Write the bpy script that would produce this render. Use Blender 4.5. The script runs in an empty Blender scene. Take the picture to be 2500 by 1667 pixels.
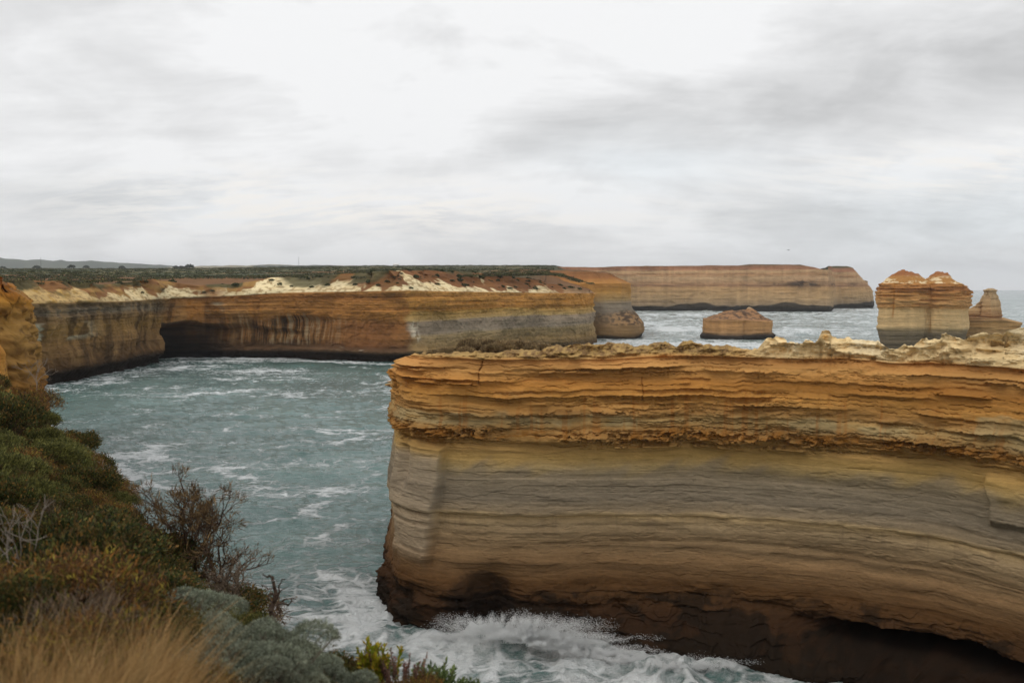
import bpy, math, random
import numpy as np
random.seed(7); rng = np.random.default_rng(11)
S = bpy.context.scene
COL = S.collection

# ------------------------------------------------------------------ camera geometry
FPX, HOR, CAMZ = 2430.0, 703.0, 35.0          # focal length and horizon row of the photograph (2500 px wide)
PITCH = math.atan((833.5-HOR)/FPX); CP, SP = math.cos(PITCH), math.sin(PITCH)
def at(px, py, d):
    x, y = (px-1250)/FPX, (833.5-py)/FPX
    k = d/(CP+y*SP)
    return (x*k, d, CAMZ+(-SP+y*CP)*k)
def zat(py, d): return at(1250, py, d)[2]
def xat(px, d): return (px-1250)/FPX*d

# ------------------------------------------------------------------ numpy noise
def _h(ix, iy, iz, seed):
    h = (ix.astype(np.uint32)*np.uint32(374761393) + iy.astype(np.uint32)*np.uint32(668265263)
         + iz.astype(np.uint32)*np.uint32(2147483647) + np.uint32((seed*1274126177) & 0xffffffff))
    h = (h ^ (h >> np.uint32(13)))*np.uint32(1274126177)
    h = (h ^ (h >> np.uint32(15)))*np.uint32(2246822519)
    h = h ^ (h >> np.uint32(16))
    return h.astype(np.float64)/4294967295.0*2-1
def vn(x, y, z=0.0, seed=0):
    x, y, z = np.broadcast_arrays(np.asarray(x, float), np.asarray(y, float), np.asarray(z, float))
    fx, fy, fz = np.floor(x), np.floor(y), np.floor(z)
    ix, iy, iz = fx.astype(np.int64), fy.astype(np.int64), fz.astype(np.int64)
    tx, ty, tz = x-fx, y-fy, z-fz
    tx = tx*tx*tx*(tx*(tx*6-15)+10); ty = ty*ty*ty*(ty*(ty*6-15)+10); tz = tz*tz*tz*(tz*(tz*6-15)+10)
    def L(a, b, t): return a+(b-a)*t
    c = lambda a, b, d: _h(ix+a, iy+b, iz+d, seed)
    return L(L(L(c(0,0,0), c(1,0,0), tx), L(c(0,1,0), c(1,1,0), tx), ty),
             L(L(c(0,0,1), c(1,0,1), tx), L(c(0,1,1), c(1,1,1), tx), ty), tz)
def fbm(x, y, z=0.0, seed=0, o=4, g=0.5):
    s, a, n = 0.0, 1.0, 0.0
    x, y, z = np.asarray(x, float), np.asarray(y, float), np.asarray(z, float)
    for i in range(o):
        s = s+a*vn(x, y, z, seed+i*17); n += a; a *= g
        x, y, z = x*2.03+5.1, y*2.03+1.7, z*2.03+9.3
    return s/n*1.4
def ridged(x, y, z=0.0, seed=0, o=4):
    s, a, n = 0.0, 1.0, 0.0
    x, y, z = np.asarray(x, float), np.asarray(y, float), np.asarray(z, float)
    for i in range(o):
        s = s+a*(1-np.abs(vn(x, y, z, seed+i*13))*1.6); n += a; a *= .5
        x, y, z = x*2.1+3.3, y*2.1+7.7, z*2.1+1.1
    return s/n
def ss(a, b, x):
    t = np.clip((np.asarray(x, float)-a)/(b-a), 0, 1); return t*t*(3-2*t)
def lin(c):
    if isinstance(c, str): c = [int(c[i:i+2], 16) for i in (0, 2, 4)]
    c = np.array(c, float)/255.0
    return np.where(c <= .04045, c/12.92, ((c+.055)/1.055)**2.4)
def mixc(a, b, t): t = np.asarray(t)[..., None]; return a*(1-t)+b*t
def ramp(z, table):
    zs = np.array([t[0] for t in table]); cs = np.array([t[1] for t in table], float)
    return np.stack([np.interp(z, zs, cs[:, k]) for k in range(3)], -1)
def tab(px, t): return np.interp(px, [a for a, b in t], [b for a, b in t])

# ------------------------------------------------------------------ tagging and mesh helpers
def tag(o, label=None, cat=None, group=None, kind=None):
    if label: o['label'] = label
    if cat: o['category'] = cat
    if group: o['group'] = group
    if kind: o['kind'] = kind
    return o
def empty(name, loc=(0, 0, 0), rz=0.0):
    o = bpy.data.objects.new(name, None); COL.objects.link(o)
    o.location = loc; o.rotation_euler = (0, 0, rz); o.empty_display_size = .3
    return o
def mesh_obj(name, V, F, mat, parent=None, color=None, attrs=None, smooth=True):
    """V (n,3); F (m,k) int array with k = 3 or 4; color (n,3) albedo attribute 'tint'"""
    me = bpy.data.meshes.new(name)
    V = np.ascontiguousarray(V, np.float32).reshape(-1, 3); F = np.ascontiguousarray(F, np.int32)
    m, k = F.shape
    me.vertices.add(len(V)); me.vertices.foreach_set('co', V.ravel())
    me.loops.add(m*k); me.loops.foreach_set('vertex_index', F.ravel())
    me.polygons.add(m)
    me.polygons.foreach_set('loop_start', np.arange(0, m*k, k, dtype=np.int32))
    me.polygons.foreach_set('use_smooth', np.full(m, smooth, dtype=bool))
    me.update(calc_edges=True)
    if color is not None:
        a = me.color_attributes.new('tint', 'FLOAT_COLOR', 'POINT')
        c = np.ones((len(V), 4), np.float32); c[:, :3] = np.reshape(color, (-1, 3))
        a.data.foreach_set('color', c.ravel())
    for n, v in (attrs or {}).items():
        a = me.attributes.new(n, 'FLOAT', 'POINT'); a.data.foreach_set('value', np.ascontiguousarray(v, np.float32).ravel())
    me.materials.append(mat)
    o = bpy.data.objects.new(name, me); COL.objects.link(o)
    if parent: o.parent = parent
    return o
def grid_faces(nu, nv, closed=False, off=0):
    i = np.arange(nu if closed else nu-1); j = np.arange(nv-1)
    I, J = np.meshgrid(i, j, indexing='ij'); I2 = (I+1) % nu
    return (np.stack([I*nv+J, I2*nv+J, I2*nv+J+1, I*nv+J+1], -1).reshape(-1, 4)+off)

# ------------------------------------------------------------------ node helpers
def mat_new(name):
    m = bpy.data.materials.new(name); m.use_nodes = True
    nt = m.node_tree; nt.nodes.clear()
    return m, nt
class G:
    """tiny expression builder over a node tree"""
    def __init__(s, nt): s.nt = nt
    def node(s, t, **k):
        n = s.nt.nodes.new(t)
        for a, b in k.items(): setattr(n, a, b)
        return n
    def put(s, sock, v):
        if isinstance(v, bpy.types.NodeSocket): s.nt.links.new(v, sock)
        else: sock.default_value = v
    def m(s, op, a, b=0.0, c=0.0, clamp=False):
        n = s.node('ShaderNodeMath', operation=op); n.use_clamp = clamp
        s.put(n.inputs[0], a); s.put(n.inputs[1], b); s.put(n.inputs[2], c); return n.outputs[0]
    def v(s, op, a, b=(0, 0, 0)):
        n = s.node('ShaderNodeVectorMath', operation=op)
        s.put(n.inputs[0], a); s.put(n.inputs[1], b); return n.outputs[0]
    def noise(s, vec, scale, detail=4, rough=.55, dist=0.0, col=False):
        n = s.node('ShaderNodeTexNoise'); s.put(n.inputs['Vector'], vec)
        n.inputs['Scale'].default_value = scale; n.inputs['Detail'].default_value = detail
        n.inputs['Roughness'].default_value = rough; n.inputs['Distortion'].default_value = dist
        return n.outputs['Color' if col else 'Fac']
    def step(s, x, a, b):
        n = s.node('ShaderNodeMapRange', interpolation_type='SMOOTHSTEP')
        s.put(n.inputs[0], x); s.put(n.inputs[1], a); s.put(n.inputs[2], b); return n.outputs[0]
    def mix(s, f, a, b, mode='MIX'):
        n = s.node('ShaderNodeMix', data_type='RGBA', blend_type=mode)
        s.put(n.inputs[0], f)
        for k, q in ((6, a), (7, b)):
            s.put(n.inputs[k], q if isinstance(q, bpy.types.NodeSocket) else (*[float(t) for t in q[:3]], 1))
        return n.outputs[2]
    def gray(s, f):
        n = s.node('ShaderNodeCombineXYZ')
        for k in range(3): s.put(n.inputs[k], f)
        return n.outputs[0]
def principled(g, color, rough=.9, bump=None, bdist=.1, bstr=1.0, spec=.2, ior=None, trans=None):
    b = g.node('ShaderNodeBsdfPrincipled'); g.put(b.inputs['Base Color'], color); g.put(b.inputs['Roughness'], rough)
    b.inputs['Specular IOR Level'].default_value = spec
    if ior: b.inputs['IOR'].default_value = ior
    if bump is not None:
        n = g.node('ShaderNodeBump'); n.inputs['Strength'].default_value = bstr; n.inputs['Distance'].default_value = bdist
        g.put(n.inputs['Height'], bump); g.nt.links.new(n.outputs[0], b.inputs['Normal'])
    o = g.node('ShaderNodeOutputMaterial'); g.nt.links.new(b.outputs[0], o.inputs[0]); return b

def rock_mat(name, k, contrast=.5, bdist=.12):
    """layered sandstone: albedo attribute x thin bedding noise, k = size of the beds in metres"""
    m, nt = mat_new(name); g = G(nt)
    p = g.node('ShaderNodeNewGeometry').outputs['Position']
    a = g.node('ShaderNodeAttribute', attribute_name='tint').outputs['Color']
    warp = g.v('SCALE', g.noise(p, .12/k, 2, col=True)); warp.node.inputs['Scale'].default_value = .8*k
    q = g.v('ADD', p, warp)
    bed = g.noise(g.v('MULTIPLY', q, (.10/k, .10/k, 3.2/k)), 1.0, 6, .62)
    strk = g.noise(g.v('MULTIPLY', p, (1.3/k, 1.3/k, .12/k)), 1.0, 4, .6)
    fine = g.noise(g.v('MULTIPLY', p, (.6, .6, 1.7)), 2.6/k, 6, .65)
    f = g.m('ADD', g.m('MULTIPLY', bed, .55), g.m('ADD', g.m('MULTIPLY', strk, .15), g.m('ADD', g.m('MULTIPLY', fine, .27), g.m('MULTIPLY_ADD', g.noise(p, 11.0/k, 4, .7), .40, -.17))))
    f = g.m('MULTIPLY_ADD', g.m('SUBTRACT', f, .5), contrast*4, 1.0)
    f = g.m('MAXIMUM', f, .35)
    c = g.v('MULTIPLY', a, g.gray(f))
    h = g.m('ADD', g.m('MULTIPLY', bed, .6), g.m('MULTIPLY', fine, .55))
    principled(g, c, .95, h, bdist, 1.0, .12)
    return m
def leaf_mat(name, rough=.7, var=.35, spec=.25, transl=.25):
    m, nt = mat_new(name); g = G(nt)
    a = g.node('ShaderNodeAttribute', attribute_name='tint').outputs['Color']
    r = g.node('ShaderNodeObjectInfo').outputs['Random']
    p = g.node('ShaderNodeNewGeometry').outputs['Position']
    n = g.noise(p, 2.5, 3)
    f = g.m('ADD', g.m('MULTIPLY_ADD', r, var, 1-var/2), g.m('MULTIPLY_ADD', n, .9, -.45))
    c = g.v('MULTIPLY', a, g.gray(f))
    b = principled(g, c, rough, spec=spec)
    if transl:
        t = g.node('ShaderNodeBsdfTranslucent'); g.put(t.inputs[0], c)
        mx = g.node('ShaderNodeMixShader'); mx.inputs[0].default_value = transl
        o = [q for q in nt.nodes if q.bl_idname == 'ShaderNodeOutputMaterial'][0]
        nt.links.new(b.outputs[0], mx.inputs[1]); nt.links.new(t.outputs[0], mx.inputs[2]); nt.links.new(mx.outputs[0], o.inputs[0])
    return m
ROCK_NEAR = rock_mat('layered_sandstone', .5, .22, .055)
ROCK_MID = rock_mat('gorge_sandstone', 1.6, .30, .5)
ROCK_FAR = rock_mat('distant_sandstone', 3.0, .17, 1.2)
LEAF = leaf_mat('foliage'); TWIG = leaf_mat('twigs', .9, .3, .1, 0.0)
SOIL = rock_mat('soil_and_rock', .3, .6, .08)

# ------------------------------------------------------------------ cliff builder
def resample(ctrl, n, smooth=2, closed=False, dense=None):
    """ctrl rows = (x, y, px, sx, sy): rim plan, photo column, spine plan. Returns n rows spaced by length."""
    C = np.array(ctrl, float)
    if closed: C = np.vstack([C, C[:1]])
    d = np.r_[0, np.cumsum(np.hypot(*np.diff(C[:, :2], axis=0).T))]
    t = np.linspace(0, d[-1], 4001)
    P = np.stack([np.interp(t, d, C[:, k]) for k in range(C.shape[1])], -1)
    w = int(4001*smooth/d[-1])*2+1
    if w > 2:
        ker = np.hanning(w+2)[1:-1]; ker /= ker.sum(); h = w//2
        for k in range(C.shape[1]):
            if closed: e = np.r_[P[-h-1:-1, k], P[:, k], P[1:h+1, k]]
            else: e = np.r_[2*P[0, k]-P[h:0:-1, k], P[:, k], 2*P[-1, k]-P[-2:-h-2:-1, k]]
            P[:, k] = np.convolve(e, ker, 'valid')
    d2 = np.r_[0, np.cumsum(np.hypot(*np.diff(P[:, :2], axis=0).T))]
    wgt = np.ones(4001) if dense is None else dense(P[:, 2])
    cw = np.r_[0, np.cumsum(np.diff(d2)*wgt[1:])]
    tt = np.linspace(0, cw[-1], n, endpoint=not closed)
    s = np.interp(tt, cw, d2)
    Q = np.stack([np.interp(s, d2, P[:, k]) for k in range(P.shape[1])], -1)
    T = np.stack([np.gradient(P[:, 0]), np.gradient(P[:, 1])], -1)
    if closed: T[0] = T[-1] = (T[0]+T[-1])/2
    T /= np.linalg.norm(T, axis=1)[:, None]+1e-9
    N = np.stack([np.interp(s, d2, T[:, 1]), np.interp(s, d2, -T[:, 0])], -1)
    N /= np.linalg.norm(N, axis=1)[:, None]+1e-9
    return Q, N, s
def cliff(ctrl, nu, zrows, top, offset, color, cap_t, capz, capcolor, smooth=2, closed=False, dense=None, capnoise=None, zbase=-2.5):
    """A rock wall whose outline follows ctrl, with rows from zbase to top(u), then a cap that runs in to the spine."""
    Q, N, s = resample(ctrl, nu, smooth, closed, dense)
    px = Q[:, 2]; zt = top(px, s, Q)
    w = zrows[None, :]; Z = zbase+(zt[:, None]-zbase)*w
    S_, PX = s[:, None], px[:, None]
    off = np.broadcast_to(offset(S_, Z, PX, zt[:, None]), Z.shape)
    X = Q[:, 0:1]+N[:, 0:1]*off; Y = Q[:, 1:2]+N[:, 1:2]*off
    C = color(S_, Z, PX, X, Y, off)
    V = np.stack([X, Y, Z], -1)
    if cap_t is not None:
        t = cap_t[None, 1:]
        rx, ry = X[:, -1:], Y[:, -1:]
        CX = rx+(Q[:, 3:4]-rx)*t; CY = ry+(Q[:, 4:5]-ry)*t
        CZ = capz(CX, CY, t, zt[:, None], px[:, None], s[:, None])
        CC = capcolor(CX, CY, CZ, t, px[:, None], C[:, -1:, :])
        V = np.concatenate([V, np.stack([CX, CY, CZ], -1)], 1); C = np.concatenate([C, CC], 1)
    return V, C, grid_faces(V.shape[0], V.shape[1], closed)
def layers(z, u, seed, tmin, tmax, z0=-10, z1=120, ulen=7.0):
    """random beds: returns (bed index noise -1..1 drifting along u, position 0..1 inside the bed, bed index)"""
    r = np.random.default_rng(seed); b = np.cumsum(r.uniform(tmin, tmax, int((z1-z0)/tmin)))+z0
    i = np.searchsorted(b, z); i = np.clip(i, 1, len(b)-1)
    t = (z-b[i-1])/(b[i]-b[i-1])
    return vn(u/ulen, i*7.31, 0, seed), np.clip(t, 0, 1), i

# ================================================================== NEAR HEADLAND
def C5(px, d, spx, sd, shift=0): return (xat(px, d)+shift, d, px, xat(spx, sd)+shift, sd)
near_ctrl = [C5(1010, 150, 1075, 141), C5(985, 136, 1070, 131), C5(962, 122, 1070, 121), C5(952, 112, 1090, 118), C5(968, 106.5, 1110, 117), C5(1010, 102.5, 1130, 116),
             C5(1060, 100.2, 1150, 115), C5(1110, 99.6, 1180, 115), C5(1300, 98.8, 1340, 114), C5(1500, 98.2, 1520, 112), C5(1700, 97, 1710, 110),
             C5(1900, 95, 1900, 106), C5(2100, 92.2, 2090, 101), C5(2300, 88.5, 2280, 98), C5(2500, 83.5, 2470, 93), C5(2700, 77, 2660, 90), C5(3100, 66, 3000, 84)]
NTOP = [(930, 905), (951, 905), (966, 890), (985, 873), (1019, 864), (1080, 868), (1200, 866), (1318, 858), (1345, 852), (1376, 848), (1410, 841), (1440, 846), (1478, 839), (1522, 845), (1546, 851), (1580, 848), (1614, 838),
        (1648, 848), (1665, 838), (1682, 834), (1700, 842), (1763, 850), (1800, 852), (1831, 855), (1852, 852), (1861, 840), (1872, 828), (1882, 824), (1905, 826), (1925, 834), (1959, 838), (1974, 828), (1980, 826), (1993, 838), (2002, 828), (2010, 809),
        (2027, 807), (2034, 820), (2045, 826), (2070, 824), (2095, 832), (2137, 832), (2160, 838), (2180, 850), (2197, 850), (2210, 842), (2235, 838), (2256, 829), (2290, 829), (2303, 824), (2312, 811), (2320, 812), (2329, 825), (2350, 830), (2372, 822), (2392, 813),
        (2415, 818), (2435, 815), (2455, 812), (2477, 803), (2500, 797), (2600, 785), (3100, 740)]
def near_d(px): return tab(px, [(c[2], c[1]) for c in near_ctrl[3:]])
def near_top(px, s, Q):
    py = tab(px, NTOP); z = CAMZ-(py-HOR)/FPX*near_d(px)
    z = z+.10*fbm(s*1.1, 3.0, 0, 5, 4)*ss(955, 1010, px)+.16*ss(1850, 1900, px)*fbm(s*2.6, 8.0, 0, 6, 4)+.12*(1-ss(1780, 1860, px))*ss(1330, 1380, px)*fbm(s*2.2, 4., 0, 8, 4)
    zb_ = CAMZ-(905-HOR)/FPX*Q[:, 1]-.5*ss(112, 125, Q[:, 1])+.3*fbm(s*.5, 1., 0, 7)
    return z+(zb_-z)*ss(108, 113, Q[:, 1])
def near_strat(s, z, px):          # stratigraphic height: beds dip and undulate a little
    return z+.28*fbm(s*.05, 2.2, 0, 21, 2)+.10*fbm(s*.22, z*.25, 0, 22, 3)
def near_off(s, z, px, zt):
    h = near_strat(s, z, px)
    o = np.interp(h, [-3, 0, 2.6, 4.2, 6.2, 9, 12.2, 12.6, 15, 18, 19.3, 20.0, 21.4, 22.3, 23.2, 25.2, 26.4, 28.0, 28.3],
                  [.9, .9, .8, .7, .3, .0, .05, .25, .05, -.25, -.2, .5, .7, .5, .65, .75, .6, .8, .7])
    up = ss(18.6, 19.6, h)
    # beds of the upper, yellow half: each bed has a proud lip on top and is hollowed out under it
    rag = .10*fbm(s*.9, 1.3, 0, 41, 4)+.05*fbm(s*3.1, 1.3, 0, 42, 3)
    b, t, i = layers(h+rag, s, 31, .55, 1.5, ulen=8)
    lipm = np.maximum(b+.35, 0)
    lipm = lipm*(.25+.75*ss(958, 1010, px))*(.12+1.25*ss(-.06, .10, fbm(s*.13+i*5.3, i*2.7, 0, 46, 4)))
    o = o+up*(.22*b+.62*lipm*(ss(.0, .07, t)*(1-t)**1.6-.3)+.16*lipm*ss(0, .05, t)*(1-ss(.12, .3, t))*np.maximum(fbm(s*1.1, i*3.1, 0, 43, 4)+.2, 0)*2)
    b2, t2, i2 = layers(h+rag*1.3, s, 32, .14, .42, ulen=3.2)
    o = o+(.15*up+.008)*b2*ss(0, .15, t2)*ss(-.3, .3, fbm(s*.1, h*.4, 0, 44, 2))
    o = o+up*.30*fbm(s*.16, h*.35, 0, 45, 3)
    bc, tc, ic = layers(h+rag*1.6, s, 35, .25, .75, ulen=5)
    o = o-up*.34*np.exp(-(tc/.09)**2)*ss(.0, .12, fbm(s*.22+ic*3.7, ic*1.9, 0, 47, 3))*(.4+.6*ss(958, 1000, px))
    o = o+up*.10*np.floor(3*fbm(s*.8, h*2.2, 0, 48, 3))*ss(.0, .3, fbm(s*.12, h*.5, 0, 49, 2))
    # soft weathering of the lower, grey half
    o = o+(1-up)*(.35*fbm(s*.10, h*.22, 0, 51, 3)+.025*fbm(s*.5, h*1.6, 0, 52, 4))
    b3, t3, i3 = layers(h, s, 33, .7, 2.2, ulen=14)
    o = o+(1-up)*.09*np.maximum(b3, -.1)*(ss(0, .06, t3)*(1-.7*t3))
    # long ledge in the grey face, pale above and hollow below
    o = o-.35*ss(11.0, 12.2, h)*(1-ss(12.25, 12.4, h))*ss(-.5, .3, fbm(s*.08, 4., 0, 61, 2))
    o = o-up*.75*(1-ss(955, 1015, px))
    # crusty nodules in a band, with scattered ones above
    nb = np.exp(-((h-20.55-.5*fbm(s*.12, 0., 0, 71, 2))/.62)**2)
    kn = ridged(s*.75, h*1.5, 0, 72, 4)
    kn2 = fbm(s*1.5, h*2.3, 0, 79, 4)
    o = o+nb*(.35+.65*ss(955, 1010, px))*ss(-.8, -.05, fbm(s*.16, 3., 0, 73, 2))*(1.5*np.maximum(kn-.40, 0)+.75*ss(.02, .22, kn2)+.25*ss(.1, .3, fbm(s*3.3, h*4.2, 0, 80, 2))-.15)
    for zz, ww, sd in ((22.7, .22, 74), (23.7, .16, 75), (25.6, .14, 76), (26.8, .16, 77), (19.3, .18, 78)):
        mk = ss(.05, .35, fbm(s*.13, zz, 0, sd, 2))*np.exp(-((h-zz)/ww)**2)
        o = o+mk*(.15+.65*ss(.0, .2, fbm(s*1.2, h*3.0, 0, sd+20, 4)))
    # overhanging lip under the crest
    o = o-.75*ss(27.0, 27.9, h)*(1-ss(28.05, 28.2, h))*ss(1500, 1800, px)
    o = o-.35*ss(27.3, 27.9, h)*(1-ss(28.0, 28.15, h))*(1-ss(1500, 1800, px))
    # crest: rubble slope on the left, eroded fins on the right
    cr = np.maximum(h-28.1, 0)
    o = o-cr*(1.15*(1-ss(1780, 1880, px))+.28*ss(1780, 1880, px))
    o = o+ss(28.0, 28.5, h)*((1-ss(1780, 1880, px))*(.6*ridged(s*.8, h*1.2, 1., 81, 4)-.3+.22*fbm(s*2.4, h*3.2, 0, 85, 3)+.22*np.floor(3.2*fbm(s*.7, h*1.8, 0, 118, 3)))+ss(1780, 1880, px)*(1.5*(ridged(s*.26, h*.40, 2., 82, 2)-.55)+.55*fbm(s*.9, h*1.1, 2., 84, 3)+.45*(ridged(s*1.1, h*1.3, 0, 83, 4)-.5)+.14*np.floor(3*fbm(s*.8, h*1.7, 0, 117, 3))))
    for cx, cz, rr, dp in ((2027, 29.35, .22, .6), (2036, 28.95, .18, .5), (1962, 28.7, .25, .3), (2318, 29.0, .3, .4), (2135, 28.35, .28, .7), (2230, 28.9, .35, .3), (1912, 28.9, .3, .3), (2410, 29.3, .3, .35)):
        u0 = np.interp(cx, px[:, 0], s[:, 0]); o = o-dp*np.exp(-((s-u0)/rr)**4-((h-cz)/(rr*.8))**4)
    # the light pillar at the seaward end stands proud of the main face
    o = o+1.2*ss(962, 985, px)*(1-ss(1058, 1072, px-(h-12)*3.2+6*fbm(h*.5, 1., 0, 116, 3)))*(1-ss(18.8, 19.5, h))*ss(4, 8, h)
    o = o-.9*np.exp(-((px-1003-(h-15)*1.2)/9)**2)*ss(12.5, 17, h)*(1-ss(18.3, 19.2, h))
    # block and recess at its foot, shelf that runs out below the long face, cave on the right
    blk = ss(940, 960, px)*(1-ss(1140, 1160, px+2*fbm(h*.8, 1., 0, 91)))
    o = o+blk*(.35+.8*ss(965, 1010, px))*(1-ss(4.6, 7.2, h+.5*fbm(s*.4, 2., 0, 92, 3)))
    o = o-2.2*np.exp(-((px-1205)/48)**2)*(1-ss(3.5+1.2*0, 8.4, h))
    shelf = tab(px, [(1230, 0), (1350, 1.5), (1600, 4.2), (1800, 6.0), (1960, 6.0), (2300, 6.0), (2600, 6.5), (3000, 5)])
    o = o+shelf*(1-ss(.2, 4.8-2.9*ss(1880, 2080, px), h+.6*fbm(s*.35, 5., 0, 93, 3)))
    cave = ss(1960, 2150, px)
    o = o-cave*7.0*(1-ss(3.0, 3.9, h+.35*fbm(s*.3, 2., 0, 89, 3)))*ss(1.2, 2.2, h)
    lb = layers(h+.12*fbm(s*.7, 1., 0, 88, 3), s, 36, .25, .8, ulen=6)
    o = o+(1-ss(3.5, 6.5, h))*(.55*fbm(s*.5, h*.9, 0, 94, 5)+.35*lb[0]*ss(0, .1, lb[1])+.25*np.floor(2.5*fbm(s*.35, h*.5, 0, 87, 3)))
    # spalled slab on the right
    sl = ss(2425, 2436, px+16*fbm(h*.5, 1, 0, 95, 4))*ss(14.2, 15.0, h+.3*fbm(s*.7, 1., 0, 97))*(1-ss(18.0, 18.8, h+.4*fbm(s*.5, 3., 0, 96)))
    o = o+.75*sl
    # cracks
    for cx, wd, za, zb, dp, sl_ in ((1165, .06, 25.2, 28.3, .45, .5), (1588, .05, 23.5, 26.4, .3, -1.2), (2172, .04, 19, 21.5, .2, 2.0)):
        u0 = np.interp(cx, px[:, 0], s[:, 0])
        o = o-dp*np.exp(-((s-u0-sl_*.12*(h-20)-.25*fbm(h*1.2, cx, 0, 98, 4))/wd)**2)*ss(za, za+.6, h)*(1-ss(zb-.4, zb, h))
    # spalled plates with curved scarps
    o = o+(.05+.07*(1-up))*np.floor(2.2*fbm(s*.07, h*.40, 0, 111, 3)+.15*fbm(s*.9, h*.9, 0, 114, 2))*ss(5, 7, h)*(.2+.8*up)
    o = o*(1-.0)
    o = o-(1-up)*.055*ss(.30, .5, fbm(s*.55, h*2.1, 0, 192, 4))*ss(5, 7, h)+(1-up)*.045*ss(.32, .5, fbm(s*.4, h*1.7, 0, 193, 4))*ss(5, 7, h)
    o = o+.05*(.35+.65*up)*fbm(s*2.2, h*3.5, 0, 99, 3)
    for zz, ww, am, sd in ((16.3, .5, .16, 1), (14.9, .35, .14, 2), (13.5, .3, .12, 3), (11.0, .3, .2, 4), (9.6, .35, .22, 5), (8.2, .3, .18, 6), (6.9, .3, .2, 7)):
        o = o-am*np.exp(-((h-zz-.4*fbm(s*.05, zz, 0, 130+sd, 2))/ww)**2)*ss(-.4, .3, fbm(s*.06, zz*2, 0, 140+sd, 2))*(h > zz-.25)
    return o
K = 1.0
def near_col(s, z, px, X, Y, off):
    h = near_strat(s, z, px)+.22*fbm(s*.35, h_ := z*.8, 0, 101, 4)
    c = ramp(h, [(-3, lin('221810')), (1.0, lin('2e2014')), (3.0, lin('3a2718')), (4.2, lin('47311d')), (5.6, lin('5c4126')), (8.2, lin('826748')), (11.4, lin('978263')), (12.3, lin('ad946c')), (12.9, lin('8c7b62')),
                 (14.2, lin('8c7e69')), (16.0, lin('948468')), (17.2, lin('a08a60')), (18.2, lin('b29258')), (19.4, lin('a88550')), (20.6, lin('9a7240')), (22.0, lin('a68a5a')), (22.8, lin('a67e4a')), (24.3, lin('b48344')), (25.6, lin('b07a3c')), (27.0, lin('b98a50')), (28.0, lin('ad7b46')), (28.4, lin('cfa566')), (31, lin('d8b27a'))])
    g = ss(13.2, 14.6, h)*(1-ss(16.4, 17.9, h+.7*fbm(s*.3, z*.15, 0, 102, 3)+.8*fbm((s-z*1.2)*.5, 4., 0, 103, 2)))
    c = mixc(c, lin('847866'), .6*g)
    pil = ss(962, 972, px)*(1-ss(1058, 1068, px-(h-12)*3.2+6*fbm(h*.5, 1., 0, 116, 3)))*ss(6.5, 9, h)*(1-ss(17.5, 19, h))
    c = mixc(c, lin('a3937c'), .7*pil)  # paler buff rock, plus the brightness of the turned face painted in
    # pale eroded limestone of the crest on the right
    pale = ss(28.05, 28.5, h)*ss(1780, 1900, px)
    tip = ss(-.1, .55, fbm(s*.5, z*.7, 0, 104, 4)+.9*(off-1.1)+.10*(z-29.0))
    pc = mixc(mixc(np.broadcast_to(lin('e3c896'), c.shape), lin('e0cda6'), ss(-.3, .3, fbm(s*.3, z*.4, 0, 112, 3))), lin('cd9544'), .8*tip)
    c = mixc(c, pc, pale)
    # greyish rain-washed patches and ochre streaks in the yellow half
    wp = ss(.12, .42, fbm(s*.16, z*.55, 0, 105, 3))*ss(20.8, 21.6, h)*(1-ss(24.2, 25.2, h))
    c = mixc(c, lin('a08f68'), .65*wp)
    stk = ss(.25, .6, fbm(s*2.1, z*.10, 0, 106, 3))*ss(20.2, 21.2, h)*(1-ss(24.2, 25.2, h))
    c = mixc(c, lin('a0642a'), .4*stk)
    b, t, i = layers(h, s, 31, .55, 1.5, ulen=8)
    c = c*(1+.22*b*ss(18.6, 19.6, h))[..., None]
    b2, t2, i2 = layers(h, s, 34, .10, .5, ulen=22)
    b4 = layers(h+.1*fbm(s*.15, h*.3, 0, 119, 2), s, 37, .04, .16, ulen=12)[0]
    c = c*(1+.14*b2+.09*b4*(1-.5*ss(18.6, 19.6, h)))[..., None]
    low = 1-ss(18.0, 19.2, h)
    for zz, ww, am, sd in ((16.6, .45, -.22, 1), (15.2, .5, -.18, 2), (13.9, .3, -.15, 3), (12.65, .35, .22, 4), (11.6, .5, .12, 5), (10.7, .25, -.26, 6), (10.0, .4, .14, 7), (9.2, .25, -.24, 8), (8.4, .35, .15, 9), (7.3, .3, -.2, 10), (6.4, .3, .12, 11)):
        hh = h-zz-.45*fbm(s*.045, zz, 0, 150+sd, 2)-.08*fbm(s*.5, zz, 0, 160+sd, 3)
        c = c*(1+am*low*np.exp(-(hh/ww)**2)*(.3+.7*ss(-.4, .3, fbm(s*.07, zz*2, 0, 170+sd, 3))))[..., None]
    sp_ = fbm(s*1.1, h*3.0, 0, 190, 5, .62)
    c = c*(1+low*(.11*sp_+.07*fbm(s*4.5, h*9.0, 0, 191, 3)))[..., None]
    # brown crust on proud nodules
    nb = np.exp(-((h-20.55)/.75)**2)*ss(.35, .7, ridged(s*.75, h*1.5, 0, 72, 4))
    c = mixc(c, lin('8a5a22'), .75*nb)
    rub = ss(28.1, 28.5, h)*(1-ss(1760, 1860, px))
    c = mixc(c, mixc(np.broadcast_to(lin('b0905a'), c.shape), lin('806442'), ss(-.35, .45, fbm(s*2.6, z*3.5, 0, 107, 5, .65))), rub)
    # algae and tide stains: black patches near the water
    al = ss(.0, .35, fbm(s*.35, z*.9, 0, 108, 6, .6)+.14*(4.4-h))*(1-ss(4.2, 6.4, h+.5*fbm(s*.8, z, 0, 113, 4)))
    c = mixc(c, lin('1d1710'), .75*al)
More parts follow.
